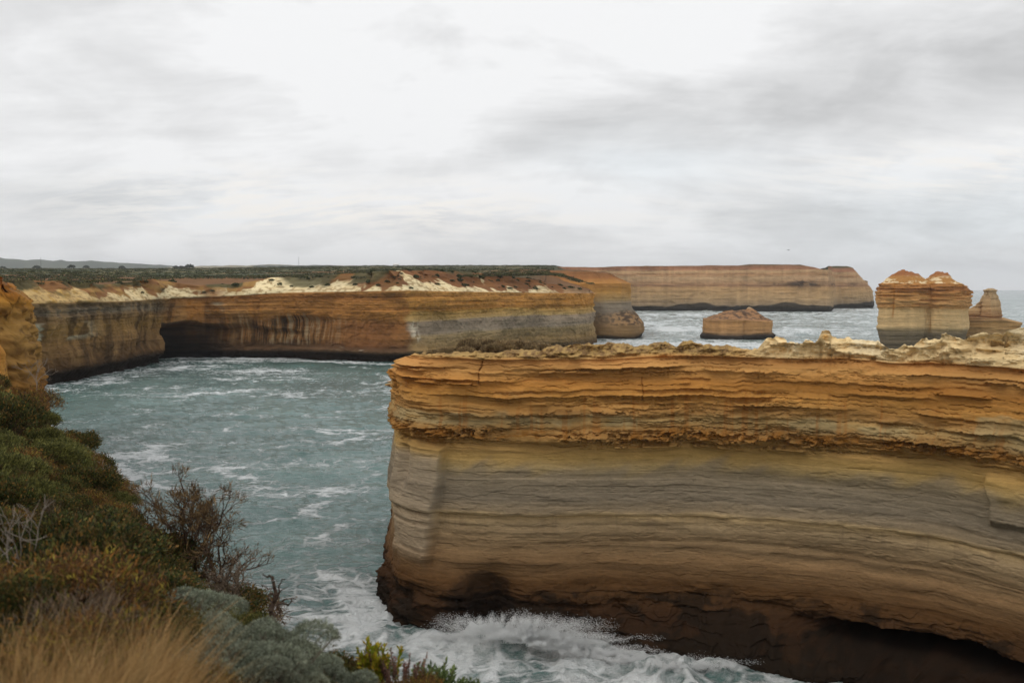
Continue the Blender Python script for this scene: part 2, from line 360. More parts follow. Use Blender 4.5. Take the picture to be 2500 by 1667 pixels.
    dk = ss(.30, .5, np.exp(-((px-1185)/78)**2)*(1-ss(4.0, 8.8, h))+.26*fbm(s*.45, h*.8, 0, 109, 6, .62))*ss(.03, .2, np.exp(-((px-1185)/95)**2))
    c = mixc(c, lin('1b140f'), .62*dk)  # shade of the foot recess painted in, ragged at its edge
    c = mixc(c, lin('21170f'), .5*ss(1980, 2160, px)*(1-ss(2.6, 4.0, h)))  # cave interior on the right: shade painted over the rock colour
    # faint drips below the ledge
    dr = ss(.2, .55, fbm(s*1.6, z*.08, 0, 110, 3))*ss(10.2, 11.4, h)*(1-ss(12.2, 12.5, h))
    c = mixc(c, lin('6d5c4a'), .22*dr)
    return np.clip(c*K*.95, 0, .9)
def near_capz(x, y, t, zt, px, s):
    back = np.where(px > 1800, 28.2, np.interp(px, [1000, 1060, 1120], [25.2, 26.6, 27.6]))
    z = zt+(back-zt)*ss(0, .25+.25*(px < 1800), t)
    return z+.5*(1-ss(1780, 1880, px))*np.sin(np.clip(t*3.1, 0, 3.14))*ss(960, 1060, px)+(.45*ridged(x*.45, y*.45, 0, 121, 5)+.15*fbm(x*2.2, y*2.2, 0, 123, 3))*ss(0, .06, t)-.2*ss(0, .06, t)
def near_capc(x, y, z, t, px, c0):
    c = mixc(np.broadcast_to(lin('a48656'), x.shape+(3,)), lin('775f40'), ss(-.4, .5, fbm(x*1.6, y*1.6, 0, 122, 5, .65)))
    return mixc(np.broadcast_to(c0, c.shape), c, ss(0, .15, t)*np.ones_like(x))
NU = 1450
zr = np.linspace(0, 1, 600)
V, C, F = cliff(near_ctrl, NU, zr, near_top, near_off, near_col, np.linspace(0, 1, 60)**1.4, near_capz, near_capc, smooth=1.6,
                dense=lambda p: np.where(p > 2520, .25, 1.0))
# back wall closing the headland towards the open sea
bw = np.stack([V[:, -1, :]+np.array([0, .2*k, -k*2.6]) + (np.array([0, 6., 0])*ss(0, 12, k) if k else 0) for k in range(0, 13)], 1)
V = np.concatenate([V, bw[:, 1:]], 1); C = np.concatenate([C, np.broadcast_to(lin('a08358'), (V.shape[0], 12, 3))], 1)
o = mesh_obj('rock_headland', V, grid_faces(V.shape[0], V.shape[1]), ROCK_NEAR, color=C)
tag(o, 'large layered ochre and grey sandstone headland in the foreground with a pale jagged crest', 'headland')
NEAR_V = V

# ================================================================== GORGE CLIFF AND PLATEAU
FAR = 4600.0
gorge_d = [(-400, 330), (60, 345), (100, 351), (200, 378), (300, 420), (390, 467), (430, 480), (480, 490), (600, 491), (700, 493), (800, 486), (900, 476), (980, 472), (1100, 500), (1250, 548), (1400, 594), (1436, 612)]
gctrl = [C5(p, d, p*1.0, FAR) for p, d in gorge_d] + [C5(1448, 630, 1455, FAR), C5(1452, 655, 1466, FAR), C5(1440, 720, 1478, FAR)]
GTOP = [(-400, 39), (60, 37.7), (200, 37.2), (300, 37.0), (350, 38), (400, 39), (440, 38.5), (480, 36.5), (560, 36.5), (650, 40), (800, 42.3), (1000, 43.5), (1200, 43.8), (1300, 42), (1400, 36.5), (1440, 33.4), (1460, 32.5)]
GRIM = [(-400, 29), (100, 29.4), (300, 29.2), (500, 30.2), (700, 32.5), (1000, 33.6), (1200, 32.6), (1445, 31.5), (1460, 31.5)]
def plateau(x, y):
    d = np.hypot(x, y); px = 1250+FPX*x/np.maximum(y, 1)
    z = np.interp(d, [300, 420, 500, 700, 1200, 2500, 4600, 6000], [35, 37, 39.5, 45, 57, 85, 112, 120])
    k = np.interp(px, [0, 500, 900, 1450], [.86, .93, 1.10, 1.13])
    k = k*(1-.75*ss(1340, 1462, px)*(1-ss(900, 2600, d)*.35))
    return 35+(z-35)*k+ (1.2*fbm(x*.006, y*.006, 0, 131, 4)+.5*fbm(x*.05, y*.05, 0, 132, 3))*ss(380, 700, d)
def gtop(px, s, Q): return tab(px, GTOP)+.7*fbm(s*.06, 0., 0, 133, 4)
def g_off(s, z, px, zt):
    rim = tab(px, GRIM); h = z+.5*fbm(s*.02, 1., 0, 141, 2)
    above = np.maximum(z-rim, 0)
    gul = ridged(s*.055, 1.2, 0, 142, 3)
    slope = 1.5+.9*gul
    steepL = 1-ss(450, 620, px)
    o = -above*(slope*(1-.45*steepL))
    o = o-above*.5*fbm(s*.12, z*.2, 0, 143, 3)
    wall = 1-ss(-.5, 1.0, z-rim)
    b, t, i = layers(h, s, 144, .9, 2.6, ulen=45)
    zone = ss(18, 24, h)
    o = o+wall*(.75*b*ss(0, .15, t)*(.25+.75*zone)+.5*np.maximum(b, 0)*(t**2-.4)*zone)
    o = o+wall*(2.6*fbm(s*.022, h*.05, 0, 145, 3)+1.0*fbm(s*.12, h*.10, 0, 146, 3)+.45*fbm(s*.5, h*.5, 0, 147, 3)+.5*np.floor(2.5*fbm(s*.05, h*.12, 0, 155, 4)))
    # crusty band in the right half
    o = o+wall*ss(950, 1100, px)*.9*np.exp(-((h-23.6)/.9)**2)*np.maximum(ridged(s*.2, h*.4, 0, 148, 3)-.35, 0)*2
    o = o+.35*np.maximum(ridged(s*.25, z*.4, 0, 149, 3), 0)*ss(0, 1, above)
    # wide arched recess with the sea cave in its left end
    roof = np.interp(px, [396, 402, 440, 520, 620, 700, 760, 800], [13, 17.5, 18.6, 17.5, 16.5, 15, 11, 6])+.8*fbm(s*.12, 0., 0, 150, 3)
    rec = ss(397, 403, px)*(1-ss(690, 800, px))*(1-ss(roof-2.5, roof+.6, z))
    dep = np.interp(px, [400, 430, 470, 540, 650, 800], [30, 27, 14, 6.5, 4, 2])
    o = o-rec*dep
    # streaked, slightly hollow wall and undercut foot
    o = o-2.0*np.exp(-((px-650)/140)**2)*ss(9, 14, z)*(1-ss(19, 22, z))
    o = o-3.0*(1-ss(1.0, 4.5, z+1.*fbm(s*.06, 0, 0, 151, 3)))*(1-ss(960, 1060, px))
    o = o+2.2*(1-ss(5, 6.4, z))*ss(3.0, 4.0, z)*ss(480, 700, px)*(1-ss(1000, 1080, px))
    o = o+1.2*(1-ss(3, 7, z))*ss(1000, 1150, px)
    return o
def g_col(s, z, px, X, Y, off):
    rim = tab(px, GRIM); h = z+.5*fbm(s*.02, 1., 0, 141, 2)+.6*fbm(s*.05, z*.3, 0, 161, 4)
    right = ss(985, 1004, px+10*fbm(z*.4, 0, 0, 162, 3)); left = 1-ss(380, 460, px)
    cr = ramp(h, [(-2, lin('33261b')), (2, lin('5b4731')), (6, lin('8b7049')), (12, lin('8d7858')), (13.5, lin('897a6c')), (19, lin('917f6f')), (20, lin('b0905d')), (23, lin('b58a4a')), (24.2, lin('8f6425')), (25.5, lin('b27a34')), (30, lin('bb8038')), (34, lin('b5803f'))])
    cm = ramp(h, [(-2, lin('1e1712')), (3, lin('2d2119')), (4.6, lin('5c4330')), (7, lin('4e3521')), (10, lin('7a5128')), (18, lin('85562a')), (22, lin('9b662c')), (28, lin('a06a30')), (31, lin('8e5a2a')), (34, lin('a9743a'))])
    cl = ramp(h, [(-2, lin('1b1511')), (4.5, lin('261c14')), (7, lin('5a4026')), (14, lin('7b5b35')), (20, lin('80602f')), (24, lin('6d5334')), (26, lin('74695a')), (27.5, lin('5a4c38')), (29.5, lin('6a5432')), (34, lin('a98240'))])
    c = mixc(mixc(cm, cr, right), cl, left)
    # black and grey water streaks on the hollow wall
    z1 = np.exp(-((px-680)/150)**2)*ss(6, 9, z)*(1-ss(18.5, 22, z+2*fbm(s*.09, 0, 0, 163, 3)))
    st = fbm(s*.9, z*.06, 0, 164, 5, .65)
    c = mixc(c, lin('1d1a16'), .85*z1*ss(-.05, .3, st)); c = mixc(c, lin('8f8068'), .8*z1*ss(.1, .4, -st))
    z2 = (1-ss(350, 900, px))*ss(4, 9, z)*(1-ss(27, 30, z))
    st2 = fbm(s*.22, z*.04, 0, 165, 4)
    c = mixc(c, lin('3a2b1d'), .55*z2*ss(.05, .45, st2)); c = mixc(c, lin('94734a'), .45*z2*ss(.1, .5, -st2))
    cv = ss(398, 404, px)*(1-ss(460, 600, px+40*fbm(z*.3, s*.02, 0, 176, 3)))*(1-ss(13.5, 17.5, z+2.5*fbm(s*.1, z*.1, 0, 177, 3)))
    c = mixc(c, lin('0d0b09'), .93*cv)  # darkness of the sea cave, painted into the rock colour as shade
    # orange slab, white bird lime, grey lichen patches
    rust = np.exp(-((px-900)/80)**2)*ss(5, 8, z)*(1-ss(17, 20, z)); c = mixc(c, lin('7d4c28'), .6*rust)
    bl = ss(.1, .4, fbm(s*.12, z*.5, 0, 166, 4))*np.exp(-((px-930)/70)**2)*np.exp(-((z-6.0)/1.0)**2); c = mixc(c, lin('cfc3b2'), .8*bl)
    bl = np.exp(-((px-1012)/10)**2)*ss(8, 11, z)*(1-ss(17, 20, z))*ss(-.1, .3, fbm(s*.5, z*.4, 0, 167, 3)); c = mixc(c, lin('d0c4b4'), .75*bl)
    gp = ss(-.05, .25, fbm(s*.07, z*.2, 0, 168, 3))*(1-ss(150, 260, px))*ss(15, 17, z)*(1-ss(21.5, 23, z)); c = mixc(c, lin('a3a090'), .75*gp)
    gp = ss(-.2, .2, fbm(s*.05, z*.2, 0, 169, 3))*ss(440, 470, px)*(1-ss(520, 560, px))*ss(22, 23.5, z)*(1-ss(27.5, 28.5, z)); c = mixc(c, lin('a39a86'), .8*gp)
    for zz in (25.0, 28.4, 31.2, 33.4): c = mixc(c, lin('4a3018'), .5*ss(-.2, .3, fbm(s*.03, zz, 0, 178, 3))*np.exp(-((h-zz)/.35)**2)*ss(480, 700, px))  # thin shadow lines of ledges, painted into the wall colour
    # terrace above the wall: chalky white, then rust soil, then scrub
    ab = z-rim
    n1 = fbm(s*.16, z*.35, 0, 170, 6, .62); n2 = fbm(s*.045, z*.05, 0, 171, 3)
    gl = ridged(s*.055, 1.2, 0, 142, 3)
    lf = 1-ss(430, 500, px)
    hw = (2.3+1.2*ss(600, 680, px)+6.0*np.maximum(ridged(s*.045, 3.3, 0, 180, 4)-.42, 0)*2.0+2.5*lf)*(.35+.9*ss(-.25, .2, n2))+1.6*fbm(s*.35, z*.5, 0, 184, 4)
    white = ss(0, 1.0, hw-ab)*ss(.0, .4, ab)*(1-.8*ss(1300, 1400, px))*(1-.85*np.exp(-((px-520)/30)**2))
    soil = mixc(np.broadcast_to(lin('855a36'), c.shape), lin('96703e'), ss(-.2, .3, n1)*(1-.6*right)*np.ones_like(z))
    soil = mixc(soil, lin('74482c'), ss(600, 900, px)*.7*np.ones_like(z))
    wc = mixc(np.broadcast_to(lin('d2c09c'), c.shape), lin('b08a4c'), (1-ss(150, 420, px))*.8+.25*ss(.1, .4, fbm(s*.3, z*.6, 0, 172, 3)))
    wc = mixc(wc, lin('8d6f4a'), .7*ss(.18, .4, fbm(s*.6, z*1.3, 0, 173, 3)))
    top = mixc(soil, wc, white)
    scrub = ss(.0, .3, .12+fbm(s*.06, z*.1, 0, 174, 4)+.35*np.exp(-((px-520)/50)**2)+.45*np.exp(-((px-285)/30)**2)+.08*(ab-9)-.05)*ss(1.0, 3.0, ab)
    top = mixc(top, lin('4d4a32'), .9*scrub)
    c = mixc(c, top, ss(-.2, .3, ab))
    c = c*(1+.18*layers(h, s, 175, .5, 1.8, ulen=60)[0]+.22*fbm(s*.09, z*.12, 0, 179, 5))[..., None]
    gs = c.mean(-1, keepdims=True)*np.array([1.27, 1.0, .62]); c = (c*.85+gs*.15)*np.array([1.0, 1.015, .96])
    return np.clip(c*1.10, 0, .9)
def g_capz(x, y, t, zt, px, s): return zt+(plateau(x, y)-zt)*ss(0, .014+.03*ss(1200, 1440, px), t)
def g_capc(x, y, z, t, px, c0):
    n = fbm(x*.02, y*.02, 0, 181, 5); n2 = fbm(x*.004, y*.004, 0, 182, 4); n3 = fbm(x*.12, y*.12, 0, 183, 3)
    c = mixc(np.broadcast_to(lin('494c35'), x.shape+(3,)), lin('6e6647'), ss(-.1, .35, n+.4*n2))
    c = mixc(c, lin('3a4030'), .8*ss(0, .4, n3-.3*n))
    c = mixc(c, lin('7c5638'), .8*ss(.15, .4, n2+.2*n+.5*ss(1180, 1440, px)*np.ones_like(x)-.1)*(1-ss(.05, .2, t)))
    c = mixc(c, lin('9a8a66'), .7*np.exp(-((np.log(t+1e-4)-math.log(.42))/.25)**2)*(1-ss(250, 420, px))*np.ones_like(x))
    return mixc(np.broadcast_to(c0, c.shape), c, ss(0, .004, t+.002*n)*np.ones_like(x))
cap = np.r_[0, np.geomspace(.0004, 1, 150)]
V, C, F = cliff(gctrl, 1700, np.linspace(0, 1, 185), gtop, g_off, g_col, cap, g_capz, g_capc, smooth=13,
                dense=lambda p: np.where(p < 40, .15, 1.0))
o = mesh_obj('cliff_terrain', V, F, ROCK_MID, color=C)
tag(o, kind='structure')

# ================================================================== FAR CLIFFS, ISLET AND STACKS
def far_rock(name, ctrl, nu, nz, topf, colt, wet, capf, caph, ledge=1.0, seed=200, tmin=1.0, tmax=3.5, smooth=3, closed=False, mat=None, offx=None, colx=None, ncap=40, dense=None):
    def off(s, z, px, zt):
        b, t, i = layers(z+.6*fbm(s*.02, 0., 0, seed, 2), s, seed+1, tmin, tmax, ulen=30)
        o = ledge*(.55*b*ss(0, .15, t)+.35*np.maximum(b, 0)*(t**2-.4)+.9*fbm(s*.035, z*.04, 0, seed+2, 3)+.35*fbm(s*.18, z*.2, 0, seed+3, 3)+.15*fbm(s*.6, z*.7, 0, seed+4, 3))
        if offx is not None: o = o+offx(s, z, px, zt)
        return o
    def col(s, z, px, X, Y, of):
        n = fbm(s*.05, z*.25, 0, seed+5, 4)
        c = ramp(z+1.0*n, colt)
        st = fbm(s*.25, z*.02, 0, seed+6, 4)
        c = c*(1+.13*st+.07*layers(z, s, seed+7, .5, 2.2, ulen=50)[0])[..., None]
        c = mixc(c, lin('2a2723'), .9*(1-ss(wet-1, wet+1, z+(1.6 if ledge < 1.2 else 5.5)*fbm(s*(.05 if ledge < 1.2 else .022), 0, 0, seed+8, 5))))
        if colx is not None: c = colx(c, s, z, px)
        return np.clip(c*(np.array([.90, .90, .79]) if ledge > 1.2 else 1.0), 0, .9)
    top = lambda px, s, Q: topf(px, s, Q)
    V, C, F = cliff(ctrl, nu, np.linspace(0, 1, nz), top, off, col, np.linspace(0, 1, ncap)**1.3, capf, caph, smooth=smooth, closed=closed, dense=dense)
    return V, C, F
# second cliff, behind the gorge headland
c2 = [C5(1330, 690, 1380, 860), C5(1400, 684, 1400, 860), C5(1470, 682, 1420, 860), C5(1515, 690, 1440, 860), C5(1538, 712, 1450, 860), C5(1535, 770, 1450, 880), C5(1500, 900, 1450, 990)]
def c2off(s, z, px, zt):
    tal = ss(1425, 1520, px)
    o = tal*np.interp(z, [-3, 8, 9.5, 14, 20, 24], [11.5, 10.5, 9.8, 6.0, 1.6, 0])
    o = o-np.maximum(z-38, 0)*1.3-tal*2.0*(1-ss(0, 4, z))
    return o+tal*ss(8, 10, z)*(1-ss(17, 20, z))*.8*fbm(s*.3, z*.4, 0, 215, 3)
def c2col(c, s, z, px):
    tal = ss(1425, 1520, px)*ss(9.0, 10, z)*(1-ss(17, 21, z+2*fbm(s*.1, 0, 0, 216)))
    c = mixc(c, mixc(np.broadcast_to(lin('9b7a54'), c.shape), lin('4d3c2e'), ss(-.1, .2, fbm(s*.6, z*.9, 0, 217, 3))), .9*tal)
    return c
V, C, F = far_rock('c2', c2, 420, 130, lambda px, s, Q: 47-2*ss(1400, 1530, px)+.5*fbm(s*.05, 0, 0, 218)-6*ss(1515, 1540, px),
    [(-2, lin('3a2e22')), (3, lin('8a6d48')), (9, lin('8f7350')), (18, lin('7d7263')), (24, lin('8c7f6c')), (27, lin('a98d60')), (33, lin('b08446')), (38, lin('ad7c44')), (42, lin('8f6038')), (47, lin('7d5a3c'))],
    2.2, lambda x, y, t, zt, px, s: zt+1.5*ss(0, .3, t)+.4*fbm(x*.06, y*.06, 0, 219, 3),
    lambda x, y, z, t, px, c0: mixc(np.broadcast_to(c0, x.shape+(3,)), mixc(np.broadcast_to(lin('6b4a30'), x.shape+(3,)), lin('4a4a34'), ss(-.1, .3, fbm(x*.04, y*.04, 0, 220, 4))), ss(0, .1, t)*np.ones_like(x)),
    seed=210, offx=c2off, colx=c2col)
o = mesh_obj('cliff', V, F, ROCK_MID, color=C)
tag(o, 'ochre cliff end with fallen rubble at its foot, behind the wide gorge wall', 'cliff')

# far headland
fh = [C5(1340, 1560, 1380, 2600), C5(1500, 1560, 1500, 2500), C5(1650, 1545, 1640, 2400), C5(1800, 1515, 1780, 2300), C5(1950, 1490, 1900, 2200), C5(2025, 1478, 1960, 2100), C5(2033, 1500, 1970, 2100), C5(2030, 1640, 1980, 2100),
      C5(2040, 1735, 1990, 2100), C5(2090, 1745, 2010, 2100), C5(2124, 1770, 2030, 2100), C5(2128, 1830, 2040, 2150), C5(2080, 2100, 2020, 2300)]
def fhtop(px, s, Q):
    t = tab(px, [(1300, 68), (1450, 67.5), (1600, 69.5), (1700, 70), (1950, 70), (1985, 66), (2005, 63), (2022, 62), (2035, 70), (2045, 73), (2080, 72), (2095, 70), (2112, 55), (2130, 36)])
    return t+1.6*fbm(s*.012, 0, 0, 231, 6, .6)
def fhoff(s, z, px, zt):
    o = -np.maximum(z-(zt-9), 0)*1.0*ridged(s*.02, 0, 0, 232, 2)
    o = o-.30*np.maximum(z-34, 0)*ss(1600, 1700, px)*.3
    o = o+ss(2085, 2120, px)*np.interp(z, [0, 30, 55, 70], [6, 2, -4, -8])
    o = o+2.2*fbm(s*.05, z*.03, 0, 239, 4)+0.3*np.floor(2.5*fbm(s*.02, z*.03, 0, 240, 4))
    rub = np.exp(-((px-1965)/38)**2)*np.exp(-((z-44)/7)**2)
    return o+rub*(6+3*fbm(s*.06, z*.1, 0, 233, 3))-3*(1-ss(0, 6, z+2*fbm(s*.02, 0, 0, 234)))
def fhcol(c, s, z, px):
    rub = np.exp(-((px-1965)/42)**2)*np.exp(-((z-44)/7)**2)+.8*ss(.1, .4, fbm(s*.012, 0, 0, 235, 3))*np.exp(-((z-41)/3)**2)
    c = mixc(c, mixc(np.broadcast_to(lin('9a7a60'), c.shape), lin('564438'), ss(-.1, .2, fbm(s*.12, z*.25, 0, 236, 3))), np.clip(.85*rub, 0, 1))
    return c
V, C, F = far_rock('fh', fh, 900, 120, fhtop,
    [(-2, lin('4a4038')), (9, lin('9c8670')), (20, lin('bd9c78')), (35, lin('c19a72')), (38.5, lin('a27a60')), (42, lin('b58e6e')), (50, lin('c4a282')), (56, lin('b58a68')), (60, lin('c9a582')), (64, lin('a3735a')), (69, lin('936c54')), (71, lin('55523f'))],
    9.0, lambda x, y, t, zt, px, s: zt+1.0*ss(0, .05, t)-6*t+1.2*fbm(x*.02, y*.02, 0, 237, 3)*ss(0, .05, t),
    lambda x, y, z, t, px, c0: mixc(np.broadcast_to(c0, x.shape+(3,)), mixc(np.broadcast_to(lin('47492f'), x.shape+(3,)), lin('6a5c40'), ss(-.1, .4, fbm(x*.02, y*.02, 0, 238, 4))), ss(0, .03, t)*np.ones_like(x)),
    ledge=1.3, seed=230, tmin=2, tmax=6, smooth=14, mat=ROCK_FAR, offx=fhoff, colx=fhcol)
o = mesh_obj('rock_headland', V, F, ROCK_FAR, color=C)
tag(o, 'long flat-topped reddish tan headland far across the bay, dark at its foot', 'headland')

def loop(pts, cx, cd): return [C5(p, d, cx, cd) for p, d in pts]
# islet
il = loop([(1716, 700), (1722, 684), (1760, 672), (1800, 668), (1850, 672), (1882, 682), (1888, 705), (1860, 735), (1800, 745), (1740, 730)], 1806, 706)
def dome(x, y, px, d, rx, ry, p=2.0): return np.exp(-(((x-xat(px, d))/rx)**2+((y-d)/ry)**2)**(p/2))
def il_capz(x, y, t, zt, px, s):
    z = zt+4.6*ss(0, .55, t)*(.9+.3*fbm(x*.1, y*.1, 0, 251, 3))+5.5*dome(x, y, 1829, 700, 6, 9, 1.3)*ss(0, .3, t)+.8*ridged(x*.22, y*.22, 0, 252, 3)*ss(0, .1, t)
    return z
def il_capc(x, y, z, t, px, c0):
    c = mixc(np.broadcast_to(lin('9b7450'), x.shape+(3,)), lin('5b4636'), ss(-.15, .2, fbm(x*.4, y*.4, z*.5, 253, 4)))
    c = mixc(c, lin('b09878'), ss(20, 21.5, z))
    return mixc(np.broadcast_to(c0, c.shape), c, ss(0, .1, t)*np.ones_like(x))
V, C, F = far_rock('il', il, 520, 70, lambda px, s, Q: 13.4-1.8*ss(1820, 1890, px)+.5*fbm(s*.08, 0, 0, 254, 3),
    [(-2, lin('2a2520')), (2.5, lin('4d4238')), (4.5, lin('a07e58')), (8, lin('ba8e5e')), (11, lin('b68a5a')), (14, lin('a07a52'))],
    3.4, il_capz, il_capc, ledge=.8, seed=250, tmin=.8, tmax=2.6, smooth=3, closed=True, offx=lambda s, z, px, zt: -2.0*np.exp(-((px-1820)/5)**2)*(1-ss(11, 14, z))*.6+1.5*(1-ss(2, 4, z)))
o = mesh_obj('rock_islet', V, F, ROCK_MID, color=C)
tag(o, 'low flat brown rock islet with a small peak, ringed by surf in the bay', 'rock islet')

# double-domed stack
st = loop([(2147, 606), (2146, 590), (2165, 581), (2210, 577), (2262, 580), (2270, 583), (2300, 578), (2345, 582), (2362, 592), (2364, 612), (2340, 632), (2260, 640), (2180, 632)], 2255, 608)
def stoff(s, z, px, zt):
    b, t, i = layers(z, s, 265, .5, 1.3, ulen=12)
    u = ss(22, 26, z)
    o = u*(1.5*b*ss(0, .2, t)+.8+.7*fbm(s*.35, z*.9, 0, 272, 3))+.55*u*np.interp(z, [24, 32, 38], [0, 1.1, -1.2])
    o = o+.8*np.exp(-((z-24)/1.1)**2)*np.maximum(ridged(s*.35, z*.6, 0, 266, 3)-.3, 0)*2
    o = o-1.6*np.exp(-((px-2266)/7)**2)*(1-.4*u)
    o = o-ss(2345, 2362, px)*np.maximum(z-34, 0)*1.2
    return o-1.2*(1-ss(4, 9, z))+.8*ss(9, 11, z)*(1-ss(11, 20, z))
def stcol(c, s, z, px):
    q = ss(0.05, .4, fbm(s*.3, z*.05, 0, 267, 3))*np.exp(-((px-2278)/12)**2)*(1-ss(22, 26, z)); c = mixc(c, lin('7d5a2c'), .7*q)
    q = np.exp(-((px-2181-(z-24)*.2)/2.2)**2); c = mixc(c, lin('9a6226'), .8*q*ss(16, 20, z))
    c = c*np.array([1.0, 1.0, .92])
    c = mixc(c, lin('6f6350'), .7*(1-ss(8, 10.5, z+1.5*fbm(s*.08, 0, 0, 268, 3))))
    return c
def st_capz(x, y, t, zt, px, s):
    a = np.maximum(0, 1-np.hypot((x-xat(2208, 606))/11.5, (y-606)/22)); b = np.maximum(0, 1-np.hypot((x-xat(2293, 606))/9.5, (y-606)/22))
    return zt+(.6*ss(0, .3, t)+9.6*a**.85*(1-.25*a)*1.05+7.2*ss(0, .9, b))*ss(0, .08, t)+1.8*fbm(x*.22, y*.22, 0, 269, 6, .6)*ss(0, .1, t)
def st_capc(x, y, z, t, px, c0):
    n = fbm(x*.22, z*.5, y*.1, 270, 4)
    c = mixc(np.broadcast_to(lin('a87a44'), x.shape+(3,)), lin('dcc69e'), ss(-.1, .15, n+.12-.16*np.abs(z-39.9)))
    c = mixc(c, lin('9a6640'), ss(41, 43.5, z+n))
    return mixc(np.broadcast_to(c0, c.shape), c, ss(0, .05, t)*np.ones_like(x))
V, C, F = far_rock('st', st, 640, 130, lambda px, s, Q: 37.6-1.2*ss(2340, 2362, px)+.3*fbm(s*.1, 0, 0, 271, 3),
    [(-2, lin('4d4438')), (6, lin('6f6350')), (9.5, lin('8d7c62')), (12, lin('c0a37a')), (22, lin('c4a478')), (24, lin('b58652')), (27, lin('c29462')), (31, lin('ba8650')), (34, lin('8f603a')), (37, lin('b07a46')), (38, lin('ba8048'))],
    1.0, st_capz, st_capc, ledge=.8, seed=260, tmin=.8, tmax=2.4, smooth=3, closed=True, offx=stoff, colx=stcol, ncap=70)
o = mesh_obj('sea_stack', V, F, ROCK_MID, color=C)
tag(o, 'tall square-sided sea stack with two rust domes on top', 'sea stack')

# spire stack behind it, three joined masses of one rock
Vs, Cs, Fs = [], [], []; nv0 = 0
for pts, cxy, tz, sd, capk in (
    ([(2330, 660), (2335, 640), (2400, 634), (2450, 634), (2490, 640), (2494, 660), (2440, 690), (2380, 690)], (2412, 656), lambda px, s, Q: tab(px, [(2330, 16), (2400, 16), (2440, 15), (2494, 12.2)]), 281, .6),
    ([(2391, 655), (2397, 642), (2420, 637), (2441, 642), (2446, 655), (2420, 670)], (2419, 654), lambda px, s, Q: 33.5+.4*fbm(s*.4, 0, 0, 282), 282, 1.0),
    ([(2352, 662), (2358, 648), (2385, 643), (2408, 648), (2410, 664), (2385, 674)], (2396, 658), lambda px, s, Q: tab(px, [(2352, 20), (2375, 23), (2410, 27)]), 283, 1.6)):
    def so(s, z, px, zt, sd=sd):
        if sd == 282: return np.interp(z, [12, 14, 15.5, 17, 18, 20, 24, 29, 32, 34], [1.6, 1.6, .2, 1.5, .8, 0, -.3, -1.7, -2.9, -2.3])
        if sd == 283: return np.interp(z, [12, 20, 22, 28], [1.0, .4, -1.0, -3.0])
        return 1.6*ss(tz(2420, 0, 0)-2.5, tz(2420, 0, 0)-1, z)*.4
    v, c, f = far_rock('sp', loop(pts, *cxy), 260, 90, tz, [(-2, lin('5d5040')), (6, lin('a08258')), (12, lin('a88454')), (15, lin('a07e56')), (17, lin('8d6a48')), (20, lin('b08e64')), (34, lin('ad9470'))], 2.0,
        lambda x, y, t, zt, px, s, capk=capk: zt+capk*ss(0, .8, t)+.2*fbm(x*.5, y*.5, 0, 284, 3), lambda x, y, z, t, px, c0: np.broadcast_to(c0, x.shape+(3,)), ledge=.95, seed=sd*3, tmin=.6, tmax=2, smooth=2.0, closed=True, offx=so, ncap=16)
    Fs.append(f+nv0); nv0 += v.shape[0]*v.shape[1]; Vs.append(v.reshape(-1, 3)); Cs.append(c.reshape(-1, 3))
o = mesh_obj('sea_stack', np.concatenate(Vs), np.concatenate(Fs), ROCK_MID, color=np.concatenate(Cs))
tag(o, 'tan sea stack with a narrow spire on a low broad base, far right', 'sea stack')

# ================================================================== LEFT SPUR
sp = [C5(-500, 150, -600, 260), C5(-250, 132, -380, 220), C5(-80, 124, -200, 200), C5(0, 122, -80, 200), C5(42, 124, -40, 200), C5(62, 130, -20, 200), C5(72, 142, 0, 200), C5(60, 175, 0, 230), C5(20, 240, -20, 280)]
SPT = [(-500, 37), (-100, 37), (0, 36.4), (20, 35.6), (34, 34.3), (43, 35.6), (48, 35.5), (58, 34.0), (66, 33.4), (80, 33.2)]
def sp_off(s, z, px, zt):
    b, t, i = layers(z, s, 301, .3, 1.1, ulen=9)
    o = .6*b*ss(0, .15, t)+.9*fbm(s*.09, z*.08, 0, 302, 3)+.65*fbm(s*.5, z*.8, 0, 303, 5, .6)+.2*np.floor(3*fbm(s*.3, z*.7, 0, 309, 3))
    return o+np.interp(z, [0, 14, 24, 29, 33, 36], [3.2, 2.4, 1.3, .6, .0, -1.5])-.6*np.exp(-((z-31)/.8)**2)
def sp_col(s, z, px, X, Y, off):
    n = fbm(s*.25, z*.5, 0, 304, 4)
    c = ramp(z+n, [(-2, lin('2a1e14')), (6, lin('5a3e22')), (14, lin('75532c')), (21, lin('8a5a26')), (24, lin('98703a')), (30, lin('a27a40')), (33, lin('b07a30')), (36, lin('96561f')), (38, lin('6a3c1e'))])
    c = c*(1+.15*layers(z, s, 305, .2, .8, ulen=10)[0])[..., None]
    return np.clip(mixc(c, lin('5d3f20'), .65*ss(.05, .4, fbm(s*.6, z*1.5, 0, 306, 5, .6)))*np.array([.86, .90, .95]), 0, .9)
V, C, F = cliff(sp, 420, np.linspace(0, 1, 170), lambda px, s, Q: tab(px, SPT)+.25*fbm(s*.4, 0, 0, 307, 3), sp_off, sp_col, np.linspace(0, 1, 24)**1.4,
    lambda x, y, t, zt, px, s: zt+.6*ss(0, .2, t)+.3*fbm(x*.2, y*.2, 0, 308, 3)*ss(0, .1, t), lambda x, y, z, t, px, c0: mixc(np.broadcast_to(c0, x.shape+(3,)), lin('5d5236'), ss(.05, .3, t)*np.ones_like(x)), smooth=3)
o = mesh_obj('cliff', V, F, ROCK_NEAR, color=C)
tag(o, 'bright orange cliff spur rising behind the scrub at the left edge', 'cliff')

